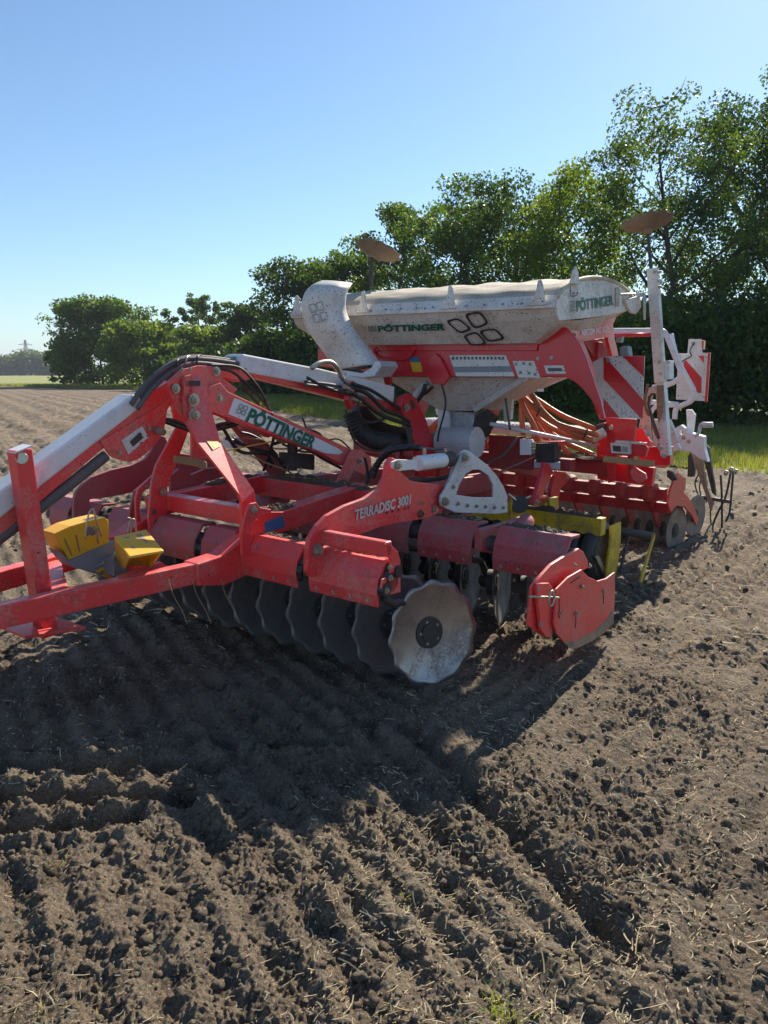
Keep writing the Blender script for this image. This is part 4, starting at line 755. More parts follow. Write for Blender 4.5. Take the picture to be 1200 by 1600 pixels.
litter(HR, (2.85, .55, .605), (2.85, 1.4, .605), .1, 60, 0, amp=.03); litter(HR, (1.2, 1.42, .78), (1.2, 1.9, .78), .12, 40, 0, amp=.03); litter(HR, (.05, 1.05, .78), (.05, 1.44, .78), .06, 40, 0, amp=.02); litter(HR, (.06, .55, .78), (.06, .9, .78), .06, 30, 0, amp=.02); litter(HR, (.12, .48, .9), (.35, .49, .9), .08, 30, 0, amp=.025); litter(HR, (1.2, .95, .79), (1.2, 1.3, .79), .1, 30, 0, amp=.02)
# twine trailing under the drawbar
for px in (263, 300, 345): hose('twine', [(px, 905, V(.5)), (px + 8, 930, V(.5)), (px + 22, 955, V(.52)), (px + 30, 975, V(.55))], .0025, WOOD, HR, n=5)
# ---------------------------------------------------------------- wheel chocks on the drawbar
def hexa(name, q, mat, parent, bevel=.004):
    bm = bmesh.new(); v_ = [bm.verts.new(L(p)) for p in q]
    for f in ((0, 1, 2, 3), (7, 6, 5, 4), (0, 4, 5, 1), (1, 5, 6, 2), (2, 6, 7, 3), (3, 7, 4, 0)): bm.faces.new([v_[i] for i in f])
    return fin(name, bm, mat, parent, bevel=bevel)
CA = thing('wheel_chock', 'yellow over grey wheel chock with its wedge tip pointing left, on the drawbar', 'wheel chock', 'wheel chocks tied to the drawbar'); CA.matrix_world = HM
plate('wedge', [(84, 834), (110, 822), (138, 814), (164, 808), (170, 813), (171, 850), (150, 858), (108, 877), (98, 858)], YELC, CA, v=-.02, t=.14, bevel=.006)
plate('grey_base', [(94, 861), (108, 877), (150, 858), (171, 850), (180, 845), (208, 905), (190, 905), (160, 900), (115, 886)], GREYP, CA, v=.0, t=.12, bevel=.006)
plate('maker_strip', [(148, 886), (176, 868), (180, 860), (180, 872), (165, 880)], LETW, CA, v=.006, t=.004, bevel=0)
plate('yellow_foot', [(150, 893), (180, 878), (181, 906), (165, 902)], YELC, CA, v=.01, t=.06, bevel=.003)
for px, py in ((157, 895), (166, 890), (174, 886)): plate('pocket', [(px - 2, py), (px + 4, py - 4), (px + 5, py + 1), (px - 1, py + 5)], RUST, CA, v=.014, t=.003, bevel=0)
for x0, y0, x1, y1 in ((100, 842, 112, 868), (118, 836, 124, 862), (150, 826, 153, 850)): plate('groove', [(x0, y0), (x0 + 1.6, y0 - .5), (x1 + 1.6, y1 - .5), (x1, y1)], RUST, CA, v=-.0165, t=.003, bevel=0)
plate('rim', [(84, 834), (110, 822), (138, 814), (164, 808), (168, 811), (140, 818), (112, 826), (88, 838)], YELC, CA, v=-.008, t=.012, bevel=.002)
for px in (138, 145): plate('recess', [(px - 4, 826), (px + 3, 822), (px + 5, 834), (px - 2, 838)], RUST, CA, v=-.016, t=.003, bevel=0)
CB = thing('wheel_chock', 'open yellow plastic wheel chock with two slots in its top, on the near drawbar beam', 'wheel chock', 'wheel chocks tied to the drawbar'); CB.matrix_world = HM
T_ = [P(178, 838, w=.87), P(228, 827, w=.87), P(256, 860, w=.8), P(202, 869, w=.8)]; B_ = [P(180, 872, w=.66), P(222, 862, w=.66), P(235, 890, w=.64), P(195, 889, w=.64)]
tp = [np.array(p) for p in T_]; bo = [np.array(p) for p in B_]
hexa('top_plate', tp + [p - np.array([0, 0, .014]) for p in tp], YELC, CB)
hexa('side_wall', [tp[0], tp[3], bo[3], bo[0], tp[0] * .93 + tp[1] * .07, tp[3] * .93 + tp[2] * .07, bo[3] * .93 + bo[2] * .07, bo[0] * .93 + bo[1] * .07], YELC, CB); hexa('side_wall', [tp[1], tp[2], bo[2], bo[1], tp[1] * .93 + tp[0] * .07, tp[2] * .93 + tp[3] * .07, bo[2] * .93 + bo[3] * .07, bo[1] * .93 + bo[0] * .07], YELC, CB)
mid = lambda a, b, t_: a * (1 - t_) + b * t_
hexa('inner_wall', [mid(tp[0], tp[3], .45), mid(tp[1], tp[2], .45), mid(bo[1], bo[2], .8), mid(bo[0], bo[3], .8), mid(tp[0], tp[3], .4), mid(tp[1], tp[2], .4), mid(bo[1], bo[2], .75), mid(bo[0], bo[3], .75)], YELC, CB)
for s0, s1 in ((.22, .38), (.6, .76)):
    q = [mid(mid(tp[0], tp[3], a), mid(tp[1], tp[2], a), b) + np.array([0, 0, .002]) for a, b in ((.15, s0), (.15, s1), (.72, s1), (.72, s0))]
    bm = bmesh.new(); prism(bm, [L(p) for p in q], (0, 0, -.004)); fin('slot', bm, RUST, CB)
plate('grey_base', [(178, 872), (194, 890), (200, 902), (190, 906), (178, 900)], GREYP, CB, v=.1, t=.1)
for a in ([(133, 842), (136, 815), (141, 798), (146, 797), (150, 812), (157, 835), (160, 838)], [(142, 822), (150, 830), (152, 845)], [(200, 834), (203, 815), (210, 812), (213, 830), (222, 850)], [(205, 833), (204, 812), (199, 809)]): hose('wire_hook', [(x, y, V(.06)) for x, y in a], .0045, BOLTM, HR, n=6)
# ================================================================ the seed drill
SDR = thing('seed_drill', 'red pneumatic seed drill with muddy white seed tank, behind the disc harrow', 'seed drill'); SDR.matrix_world = HM
# ---- tank: hull loft, end plates, cover
TU0, TU1 = 2.08, 3.6
def ring(v, kv): return [(TU0, 2.165), (TU0 + .02, 2.07), (TU0 + .1 + .25 * kv, 1.99 - .02), (TU0 + .36, 1.925), (3.1, 1.93), (3.45, 2.1), (TU1, 2.2), (TU1, 2.27)]
bm = bmesh.new(); rows = []
for v, k in ((1.29, 0), (1.1, .5)): pass
secs = []
VF = 1.17; hp = {1.29: [(TU0, 2.165), (TU0 + .03, 2.11), (TU0 + .07, 2.075), (2.5, 2.1), (3.1, 2.18), (3.5, 2.25), (3.58, 2.28)], 1.06: [(TU0, 2.165), (TU0 + .06, 2.08), (TU0 + .2, 1.93), (2.5, 1.92), (3.1, 1.94), (3.4, 2.1), (3.58, 2.26)]}
for v, k in ((1.29, 1.29), (1.06, 1.06), (0, 1.06), (-.95, 1.06), (-VF, 1.29)): secs.append([bm.verts.new(L((u, v, w_))) for u, w_ in hp[k]])
for a, b in zip(secs, secs[1:]):
    for i in range(len(a) - 1): bm.faces.new((a[i], a[i + 1], b[i + 1], b[i]))
HULL = fin('tank_hull', bm, TANK, SDR)
slab('tank_rim', [(TU0 - .02, 2.155), (TU0 - .022, 2.17), (TU0 + .02, 2.245), (TU0 + .04, 2.24), (TU0 + .0, 2.165), (TU0 + .0, 2.155)], TANKC, SDR, v=1.3, t=2.48, bevel=.002)
top = [(TU0 + .015, 2.235), (TU0 + .1, 2.3), (TU0 + .25, 2.355), (TU0 + .5, 2.41), (TU0 + .8, 2.44), (TU0 + 1.05, 2.435), (TU0 + 1.3, 2.40), (TU0 + 1.48, 2.33)]
tv = spline([(a, 0, b) for a, b in top], 5)
bm = bmesh.new(); NV = 60; g = []
for i in range(NV + 1):
    v = 1.3 - 2.48 * i / NV; sag = .012 * math.sin(i / NV * 2 * math.pi * 3) ** 2
    g.append([bm.verts.new(L((p[0], v, p[2] - (sag + .016 * float(vnoise(np.array([v * 1.]), np.array([j * .12]), .16, 4)[0]) * (1 if 0 < i < NV else 0)) * math.sin(math.pi * j / (len(tv) - 1))))) for j, p in enumerate(tv)])
for a, b in zip(g, g[1:]):
    for j in range(len(tv) - 1): bm.faces.new((a[j], a[j + 1], b[j + 1], b[j]))
TP = fin('tarpaulin', bm, TARP, SDR, smooth=True); sm = TP.modifiers.new('thick', 'SOLIDIFY'); sm.thickness = .006
for v, s in ((1.305, 1), (-1.16, -1)):
    pr = [(TU0, 2.165), (TU0 + .03, 2.11), (TU0 + .07, 2.075), (2.6, 2.12), (3.1, 2.18), (3.5, 2.25), (3.58, 2.28)] + [(p[0], p[2] - .012) for p in tv[::-1]]
    slab('tank_end_plate', pr, TANKC, SDR, v=v, t=.02, bevel=.002)
tube('tarpaulin_hem', [(p[0] - .0, 1.3, p[2] - .008) for p in tv], .017, TARP, SDR, curve=False, n=8)
for px, pv in ((466, None), (569, None), (704, None), (842, None)):
    v = P(px, 490, u=TU0)[1]; slab('tarpaulin_hook', [(v + .065, 2.175), (v + .05, 2.23), (v + .035, 2.31), (v + .02, 2.345), (v - .005, 2.34), (v - .01, 2.29), (v - .03, 2.22), (v - .07, 2.175)], TANKC, SDR, u=TU0 - .035, t=.012, bevel=.003)
slab('tarpaulin_hook', [(TU0 + .16, 2.33), (TU0 + .2, 2.42), (TU0 + .24, 2.455), (TU0 + .28, 2.42), (TU0 + .32, 2.34)], TANKC, SDR, v=1.33, t=.012)
for i in range(16):
    v = 1.2 - 2.25 * i / 15; bolt((TU0 - .012, v, 2.195), (-1, 0, .5), .009, SDR)
for i in range(9): bolt((TU0 + .42, .95 - 1.75 * i / 8, 1.9), (-1, 0, 0), .011, SDR)
# lettering and emblem on the front of the hull (the lower front face of the hull)
def hullpt(px, py):
    a, b = np.array([TU0 + .06, 0, 2.08]), np.array([TU0 + .2, 0, 1.93]); n = np.array([b[2] - a[2], 0, -(b[0] - a[0])]); r = ray(px, py); c = MM @ (CC - OO); d = MM @ r; t_ = n.dot(a - c) / n.dot(d); return c + d * t_
def ontank(name, s, bl, br, tl, mat, f=text, **k):
    q = [hullpt(*p) for p in (bl, br, tl)]; return f(name, q[0], q[1], q[2], mat, SDR, lift=.012, nrm=(-1, 0, -1), **k) if f is clover else f(name, s, q[0], q[1], q[2], mat, SDR, lift=.012, nrm=(-1, 0, -1), **k)
ontank('lettering', 'PÖTTINGER', (592, 517), (697, 514), (591, 508), GREEN, off=.045)
ontank('clover_emblem', '', (577, 517), (589, 517), (576, 508), GREEN, f=clover)
def pxring(parent, mat, q, px, lift=.012):
    """one ring of the big emblem: four corners seen in the photo, rounded"""
    def lp(k):
        c = np.mean(np.array(q, float), 0); p = [c + (np.array(a, float) - c) * k for a in q]; o = []
        for i in range(4):
            a, b, e = p[i - 1], p[i], p[(i + 1) % 4]; s_, t_ = b + (a - b) * .3, b + (e - b) * .3
            for j in range(6): u_ = j / 5; o.append((1 - u_) ** 2 * s_ + 2 * u_ * (1 - u_) * b + u_ * u_ * t_)
        return o
    bm = bmesh.new(); A = [bm.verts.new(L(hullpt(*p) + np.array([-lift * .7, 0, -lift * .7]))) for p in lp(1.04)]; B = [bm.verts.new(L(hullpt(*p) + np.array([-lift * .7, 0, -lift * .7]))) for p in lp(1.04 - px)]
    for i in range(len(A)): bm.faces.new((A[i], A[(i + 1) % len(A)], B[(i + 1) % len(A)], B[i]))
    me = bpy.data.meshes.new('emblem_ring'); bm.to_mesh(me); bm.free(); return link('emblem_ring', me, mat, parent)
for q in ([(697, 500), (716, 495), (739, 513), (719, 520)], [(726, 489), (752, 485), (765, 504), (742, 513)], [(724, 523), (745, 516), (763, 536), (737, 539)], [(749, 515), (774, 511), (791, 528), (763, 533)]): pxring(SDR, BLACK, q, .26)
# end plate writing
ptxt('lettering', 'PÖTTINGER', (901, 486), (958, 476), (900, 470), GREEN, SDR, v=1.306, off=.03)
ptxt('clover_emblem', '', (890, 487), (898, 486), (890, 470), GREEN, SDR, v=1.306, f=clover, th=.14)
for px, py in ((896, 458), (902, 458)): vbolt(px, py, 1.306, .012, SDR)
hose('wire', [(891, 448, V(1.32)), (891, 456, V(1.33)), (894, 463, V(1.32)), (902, 461, V(1.32))], .003, IRON, SDR, n=5)
# rear end fittings: winding rod and lever of the cover
plate('end_flange', [(971, 450), (973, 477), (968, 479), (968, 448)], TANKC, SDR, v=1.34, t=.03); cyl('winding_rod', P(968, 460, v=1.34), P(1004, 459, v=1.34), .008, BOLTM, SDR, n=8)
plate('winding_lever', [(995, 456), (1008, 457), (1010, 462), (1009, 500), (1007, 500), (1006, 464), (996, 463)], GALV, SDR, v=1.36, t=.01); plate('end_bracket', [(978, 468), (1000, 462), (1002, 480), (994, 491), (986, 488), (980, 475)], TANKC, SDR, v=1.33, t=.02)
for py in (452, 457, 462, 467, 472, 477): vbolt(973, py, 1.345, .008, SDR)
# ---- red frame under the tank
FU = 2.36
fr = [(556, 541), (840, 539), (852, 531), (864, 519), (874, 512), (884, 511), (896, 524), (906, 538), (916, 560), (926, 590), (938, 625), (945, 655), (941, 655), (926, 628), (912, 610), (900, 598), (884, 590), (846, 589), (600, 588), (588, 578), (572, 573), (562, 560)]
plate('tank_frame', fr, REDB, SDR, u=FU, t=.03, bevel=.006)
plate('frame_flange', [(556, 539), (840, 537), (838, 548), (560, 548)], REDB, SDR, u=FU - .02, t=.02, bevel=.003)
# swept side panel: from the front edge round to the rear leg
def bent(name, pts, mat, t=.02, bevel=.003):
    bm = bmesh.new(); a = [bm.verts.new(L(p)) for p in pts]; bm.faces.new(a); o = fin(name, bm, mat, SDR, bevel=0); s = o.modifiers.new('t', 'SOLIDIFY'); s.thickness = t; return o
sp = [(876, 511), (900, 498), (930, 494), (966, 490), (958, 507), (961, 530), (967, 556), (957, 558), (949, 527), (912, 534), (920, 552), (930, 578), (940, 600), (944, 628), (947, 656), (941, 655), (930, 625), (918, 592), (906, 560), (896, 535)]
slab('side_panel', [tuple(P(x, y, v=1.2)[[0, 2]]) for x, y in sp], REDB, SDR, v=1.2, t=.03, bevel=.004)
plate('panel_edge', [(912, 534), (949, 527), (957, 558), (947, 560), (930, 560)], REDK, SDR, v=1.12, t=.01)
ptxt('lettering', 'AEROSEM', (908, 524), (928, 521.5), (908, 515), WHITE, SDR, v=1.206, off=.015); ptxt('lettering', '3002 ADD', (930, 521), (950, 518), (930, 512), WHITE, SDR, v=1.206, off=0)
for px, py in ((901, 500), (912, 504), (898, 523), (897, 528), (937, 497), (946, 498)): vbolt(px, py, 1.205, .016, SDR)
for px, py in ((916, 562), (917, 569)): vbolt(px, py, 1.205, .014, SDR)
for px, py in ((841, 560), (862, 559), (828, 542), (690, 543), (735, 543)): ubolt(px, py, FU - .0, .014, SDR)
plate('instruction_sticker', [(702, 555), (790, 555), (804, 588), (713, 588)], STK, SDR, u=FU - .003, t=.003, bevel=0)
plate('grey_band', [(707, 573), (797, 572), (801, 581), (710, 582)], GREYP, SDR, u=FU - .005, t=.002, bevel=0)
for i in range(14):
    x = 706 + i * 6; plate('printed_figure', [(x, 557.5), (x + 3.4, 557.5), (x + 4, 561.5), (x + .8, 562)], HOSEG if i % 3 else GREEN, SDR, u=FU - .005, t=.002, bevel=0)
plate('icon_sticker', [(801, 564), (834, 564), (844, 590), (810, 590)], STK, SDR, u=FU - .003, t=.003, bevel=0)
for x, y, m_ in ((806, 569, GREEN), (818, 568, GREEN), (828, 569, BLACK), (813, 582, BLACK), (826, 583, GREEN), (836, 585, BLACK)):
    for d in (-1, 1): plate('printed_figure', [(x - 2.4, y - 2 * d), (x - 1.6, y - 2.6 * d), (x + 2.8, y + 2 * d), (x + 2, y + 2.6 * d)], m_, SDR, u=FU - .005 - .001 * (d + 1), t=.001, bevel=0)
plate('small_sticker', [(850, 571), (880, 571), (884, 584), (854, 584)], STK, SDR, u=FU - .003, t=.003, bevel=0); plate('printed_band', [(855, 575), (877, 575), (879, 580), (857, 580)], HOSEG, SDR, u=FU - .005, t=.002, bevel=0)
plate('warning_sticker', [(641, 566), (657, 566), (660, 581), (645, 581)], STY, SDR, u=FU - .003, t=.003, bevel=0); plate('blue_sticker', [(638, 557), (654, 557), (656, 566), (641, 566)], STB, SDR, u=FU - .003, t=.003, bevel=0)
tube('scroll_bracket', [P(x, y, u=FU - .02) for x, y in ((592, 548), (587, 544), (584, 549), (588, 556), (600, 560), (635, 560), (648, 545))], .012, REDB, SDR)
plate('lug_plate', [(668, 588), (672, 560), (680, 552), (688, 560), (702, 588), (692, 602), (676, 600)], REDB, SDR, u=FU - .03, t=.03); plate('rope_hook', [(600, 570), (608, 575), (610, 600), (603, 604), (598, 590)], REDB, SDR, u=FU - .02, t=.03)
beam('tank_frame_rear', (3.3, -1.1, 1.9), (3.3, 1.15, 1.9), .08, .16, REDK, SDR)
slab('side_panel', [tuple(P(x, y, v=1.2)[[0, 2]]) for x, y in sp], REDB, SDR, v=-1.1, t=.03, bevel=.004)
# ---- hopper funnel, metering unit, fan housing
def frust(name, q0, q1, mat):
    bm = bmesh.new(); a = [bm.verts.new(L(p)) for p in q0]; b = [bm.verts.new(L(p)) for p in q1]
    for i in range(4): bm.faces.new((a[i], a[(i + 1) % 4], b[(i + 1) % 4], b[i]))
    bm.faces.new(a); bm.faces.new(b[::-1]); return fin(name, bm, mat, SDR, bevel=.004)
a0 = P(598, 589, u=2.45); a1 = P(824, 589, u=2.45); b0 = P(688, 642, u=2.62); b1 = P(742, 642, u=2.62)
frust('hopper_funnel', [a0, a1, (3.2, a1[1], a1[2]), (3.2, a0[1], a0[2])], [b0, b1, (2.95, b1[1], b1[2]), (2.95, b0[1], b0[2])], TANK)
beam('funnel_flange', P(742, 640, u=2.58), P(822, 590, u=2.42), .03, .05, TANK, SDR)
beam('metering_unit', ((b0[0] + .15), b0[1] + .02, b0[2] - .12), (b0[0] + .15, b1[1] - .02, b0[2] - .12), .26, .24, GALV, SDR)
plate('metering_flange', [(684, 640), (700, 643), (702, 674), (694, 677), (690, 668), (684, 668)], WHITE, SDR, u=2.55, t=.03); tube('latch_wire', [P(x, y, u=2.55) for x, y in ((705, 644), (718, 642), (722, 650), (726, 644), (742, 647), (760, 640))], .004, BOLTM, SDR, n=5)
cyl('fan_housing', P(690, 691, u=2.5), P(746, 691, u=2.5), .125, GALV, SDR, n=28); beam('fan_lid', P(700, 672, u=2.6), P(748, 674, u=2.6), .3, .02, WHITE, SDR)
beam('motor_block', P(748, 655, u=2.7), P(766, 668, u=2.7), .12, .2, IRON, SDR); tube('rod', [P(766, 662, u=2.6), P(930, 697, u=3.5)], .018, GALV, SDR, curve=False)
for a, r in (([(665, 600), (660, 615), (650, 630)], .018), ([(690, 600), (696, 625), (694, 645), (686, 675), (684, 690)], .008), ([(676, 604), (668, 612), (655, 620)], .014)): tube('cable', [P(x, y, u=2.3) for x, y in a], r, RUBBER, SDR)
hose('strut_pipe', [(650, 620, U(2.4)), (658, 608, U(2.4)), (668, 600, U(2.4))], .035, GALV, SDR)
for a in ([(749, 650), (755, 630), (766, 612)], [(770, 640), (772, 615), (775, 603)]): hose('seed_tube', [(x, y, U(2.9)) for x, y in a], .03, TANKC, SDR)
plate('distributor_box', [(824, 591), (838, 590), (840, 612), (824, 612)], WHITE, SDR, u=3.0, t=.12); cyl('distributor_pipe', P(806, 607, u=3.0), P(824, 600, u=3.0), .035, WHITE, SDR)
beam('black_strap', P(790, 622, u=2.6), P(797, 672, u=2.6), .03, .01, RUBBER, SDR)
plate('bracket_plate', [(768, 628), (790, 616), (800, 625), (798, 655), (788, 660), (786, 640), (776, 640)], TANKC, SDR, u=2.9, t=.04)
# ---- feed chute in front of the tank
cl = [((524, 447), 34, 'a'), ((508, 462), 32, 0), ((506, 485), 29, 0), ((515, 510), 30, 0), ((532, 535), 32, 0), ((550, 560), 32, 0), ((560, 577), 33, 0)]
sec = [((511, 440), (543, 441)), ((497, 446), (540, 447)), ((486, 455), (536, 455)), ((480, 468), (534, 466)), ((478, 482), (534, 482)), ((481, 500), (540, 499)), ((488, 518), (550, 517)), ((501, 537), (565, 535)), ((518, 560), (580, 555)), ((532, 580), (590, 570))]
def secpt(px, py, u): return P(px, py, u=u)
us = [2.0, 1.9, 1.85, 1.83, 1.83, 1.84, 1.86, 1.9, 1.93, 1.95]
sl_ = [[], []]; A_s = spline([P(*s[0], u=us[i]) for i, s in enumerate(sec)], 5); B_s = spline([P(*s[1], u=us[i]) for i, s in enumerate(sec)], 5)
bm = bmesh.new(); rings = []
for a, b in zip(A_s, B_s):
    c = (a + b) / 2; h = (b - a) / 2; r_ = []
    for k in range(24):
        t_ = 2 * math.pi * k / 24; cs, sn = math.cos(t_), math.sin(t_); cs = math.copysign(abs(cs) ** .7, cs); sn = math.copysign(abs(sn) ** .7, sn); r_.append(bm.verts.new(L(c + h * cs + np.array([.12 * sn, 0, 0]))))
    rings.append(r_)
for a, b in zip(rings, rings[1:]):
    for k in range(24): bm.faces.new((a[k], a[(k + 1) % 24], b[(k + 1) % 24], b[k]))
bm.faces.new(rings[0][::-1]); CH = fin('feed_chute', bm, TANKC, SDR, smooth=True); s_ = CH.modifiers.new('t', 'SOLIDIFY'); s_.thickness = .008
# hood of the chute
q = [(493, 452), (497, 446), (510, 440), (526, 437), (541, 440), (543, 446), (538, 456), (536, 464), (500, 466), (490, 462)]
plate('chute_flange', [(530, 577), (534, 586), (565, 590), (585, 588), (596, 572), (592, 564), (586, 564), (580, 575), (565, 583), (548, 580)], GALV, SDR, u=1.84, t=.22, bevel=.004)
frust('chute_box', [P(536, 586, u=1.95), P(596, 575, u=1.95), P(596, 575, u=2.3), P(536, 586, u=2.3)], [P(560, 612, u=2.), P(602, 604, u=2.), P(602, 604, u=2.3), P(560, 612, u=2.3)], TANK)
ptxt('clover_emblem', '', (492, 506), (514, 500), (481, 476), GREYP, SDR, u=1.71, f=clover, th=.1)
plate('far_support', [(497, 545), (512, 545), (530, 585), (545, 610), (520, 575), (497, 572)], REDB, SDR, u=2.5, t=.03); 
# ---- treadboard behind
tw = P(700, 650, u=4.2)[2]; TB = slab('tread_board', [(4.1, -1.25), (4.1, 1.1), (4.45, 1.1), (4.45, -1.25)], GALV, SDR, w=1.2, t=.03)
for i in range(56):
    for j in range(5):
        x = 4.13 + j * .07; y = -1.22 + i * .0415; bm = None
bm = bmesh.new()
for i in range(56):
    for j in range(6): addbeam(bm, L((4.12 + j * .06 + .01 * (i % 2), -1.23 + i * .0415, 1.205)), L((4.12 + j * .06 + .01 * (i % 2), -1.205 + i * .0415, 1.205)), .03, .014)
o = fin('tread_studs', bm, WHITE, TB); o['kind'] = 'stuff'
plate('tread_lug', [(680, 640), (686, 630), (697, 632), (699, 645), (682, 648)], WHITE, SDR, u=4.1, t=.02); slab('tread_rail', [(-1.25, 1.17), (1.1, 1.17), (1.1, 1.1), (-1.25, 1.1)], TANK, SDR, u=4.12, t=.03)
# ---- orange seed hoses
st_ = [(812, 612), (806, 610), (818, 608), (826, 608), (800, 608), (832, 612)]
for i, a in enumerate(([(806, 608), (830, 632), (870, 662), (935, 680)], [(803, 612), (826, 640), (865, 670), (930, 690)], [(812, 606), (840, 625), (880, 650), (940, 674)], [(808, 612), (820, 640), (835, 668), (850, 710)], [(816, 610), (836, 645), (856, 672), (890, 710)], [(822, 612), (842, 650), (872, 685), (930, 712)], [(815, 625), (815, 650), (818, 680)], [(834, 640), (833, 665), (836, 690)], [(812, 612), (830, 650), (848, 676), (862, 700)], [(828, 612), (850, 645), (885, 672), (925, 688)])):
    hose('seed_hose', [(x, y, U(3.1 + .25 * (i % 3))) for x, y in a], .024, ORANGE, SDR)
for a in ([(672, 670), (688, 655), (694, 640)], [(668, 678), (682, 664), (692, 652)], [(745, 720), (752, 700), (770, 690)]): hose('seed_hose', [(x, y, U(3.2)) for x, y in a], .026, ORANGE, SDR)
for px, py in ((843, 643), (916, 678)): tube('hose_tie', [P(px - 5, py + 8, u=2.98), P(px + 2, py - 8, u=2.98)], .007, RUBBER, SDR, curve=False, n=5)
# ---- red body between: boxes, lights, pump
plate('cross_plate', [(763, 679), (832, 684), (832, 735), (763, 728)], REDK, SDR, u=2.9, t=.03, bevel=.004); plate('cross_plate', [(838, 690), (872, 690), (872, 697), (838, 697)], REDB, SDR, u=2.95, t=.14, bevel=.003); beam('valve_block', P(842, 707, u=2.95), P(872, 707, u=2.95), .12, .16, RUBBER, SDR)
plate('junction_box', [(812, 686), (826, 687), (829, 692), (829, 711), (812, 711)], WHITE, SDR, u=2.8, t=.08, bevel=.004); plate('light_plate', [(834, 719), (874, 722), (874, 734), (834, 731)], GALV, SDR, u=2.9, t=.02)
for i, py in enumerate((693, 698, 703, 708)): cyl('cable_gland', P(829, py, u=2.82), P(835, py, u=2.82), .012, BOLTM, SDR, n=8)
hose('cable', [(763, 724, U(2.8)), (785, 712, U(2.75)), (800, 695, U(2.75)), (808, 684, U(2.8))], .01, HOSEG, SDR); hose('cable', [(830, 775, U(2.6)), (810, 782, U(2.5)), (795, 772, U(2.4))], .008, TANKC, SDR); hose('cable', [(780, 738, U(2.6)), (805, 727, U(2.6)), (835, 714, U(2.7))], .006, RUST, SDR)
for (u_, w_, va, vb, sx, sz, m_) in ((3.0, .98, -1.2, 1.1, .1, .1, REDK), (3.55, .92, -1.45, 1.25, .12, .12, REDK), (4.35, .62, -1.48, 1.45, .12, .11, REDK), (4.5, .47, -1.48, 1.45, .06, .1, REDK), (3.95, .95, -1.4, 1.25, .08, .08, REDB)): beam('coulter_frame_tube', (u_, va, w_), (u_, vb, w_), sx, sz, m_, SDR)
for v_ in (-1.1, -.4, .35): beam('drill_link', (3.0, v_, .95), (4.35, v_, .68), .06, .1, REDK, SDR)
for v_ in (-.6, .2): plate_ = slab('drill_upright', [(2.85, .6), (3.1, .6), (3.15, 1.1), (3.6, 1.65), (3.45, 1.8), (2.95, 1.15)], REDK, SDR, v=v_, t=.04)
# clamps on the coulter tube, arms and discs
for i in range(11):
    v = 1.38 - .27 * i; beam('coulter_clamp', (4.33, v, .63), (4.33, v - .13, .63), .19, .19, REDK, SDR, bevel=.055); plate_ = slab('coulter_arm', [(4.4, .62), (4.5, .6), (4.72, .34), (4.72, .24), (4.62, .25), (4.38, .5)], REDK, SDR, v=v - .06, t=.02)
CD = discmesh('coulter_disc', .2, .012, 12, 0, n=48, edge=.004); CD.materials.append(DSTEEL); hubm = HUB
SW = paint('black_plastic_wheel', (.03, .03, .032), .5, dust=.5, spots=0)
pc = P(1055, 829, v=1.42)
def cdisc(x, y, z, n, me, r=1.):
    o = bpy.data.objects.new('coulter_disc', me); COL.objects.link(o); o.parent = SDR; o.location = L((x, y, z)); o.rotation_euler = L(n).to_track_quat('Z', 'Y').to_euler(); o.scale = (r, r, r); h = bpy.data.objects.new('hub', HUB); COL.objects.link(h); h.parent = o; h.scale = (.7, .7, .7); return o
for i in range(22): cdisc(pc[0] - (.0 if i % 2 == 0 else -.02), 1.42 - .131 * i, pc[2] + .0, (-.1, .98, 0), CD, 1.2)
pq = P(1085, 806, v=1.45)
for i in range(11): cdisc(pq[0], 1.45 - .262 * i, pq[2], (-.15, .97, 0), CD, 1.15)
for i in range(11): v = 1.3 - .262 * i; cyl('press_wheel', (5.35, v, .24), (5.35, v - .06, .24), .19, SW, SDR, n=28, bevel=.02); beam('press_wheel_arm', (4.5, v + .02, .5), (5.35, v + .02, .26), .02, .05, REDK, SDR)
plate('end_bracket', [(1060, 738), (1066, 744), (1072, 747), (1071, 765), (1064, 778), (1080, 782), (1086, 795), (1092, 812), (1088, 820), (1082, 806), (1070, 792), (1058, 790), (1048, 801), (1044, 787), (1048, 765), (1053, 752)], REDB, SDR, v=1.5, t=.02, bevel=.003)
plate('end_bracket', [(1058, 764), (1068, 768), (1078, 780), (1090, 800), (1082, 800), (1070, 786), (1056, 780)], RED, SDR, v=1.42, t=.03)
# ---- right pillar with lamps and folding parts
plate('pillar', [(931, 664), (944, 660), (947, 665), (949, 752), (933, 748)], REDB, SDR, u=3.55, t=.1, bevel=.004); plate('pillar', [(947, 652), (994, 655), (990, 690), (986, 700), (962, 700), (960, 752), (950, 755), (947, 700)], REDB, SDR, u=3.42, t=.04, bevel=.004)
plate('pillar_bracket', [(955, 690), (1005, 692), (1012, 700), (1008, 714), (990, 712), (990, 745), (982, 750), (980, 712), (957, 710)], REDB, SDR, u=3.38, t=.05, bevel=.004)
plate('pillar_top', [(962, 688), (1008, 692), (1006, 695), (960, 692)], LETW, SDR, u=3.35, t=.06, bevel=.003)
LP_ = plate('number_plate_lamp', [(953, 692), (984, 694), (984, 710), (955, 708)], GALV, SDR, u=3.32, t=.05, bevel=.003); plate('lamp_glass', [(957, 696), (970, 697), (970, 706), (958, 705)], IRON, LP_, u=3.315, t=.005); plate('lamp_glass', [(972, 697), (981, 698), (981, 706), (972, 706)], GLASS, LP_, u=3.315, t=.005)
beam('pillar_member', P(950, 735, u=3.6), P(1022, 745, u=3.6), .07, .16, REDB, SDR); beam('pillar_member', P(1000, 712, u=3.9), P(1050, 712, u=3.9), .1, .16, REDB, SDR)
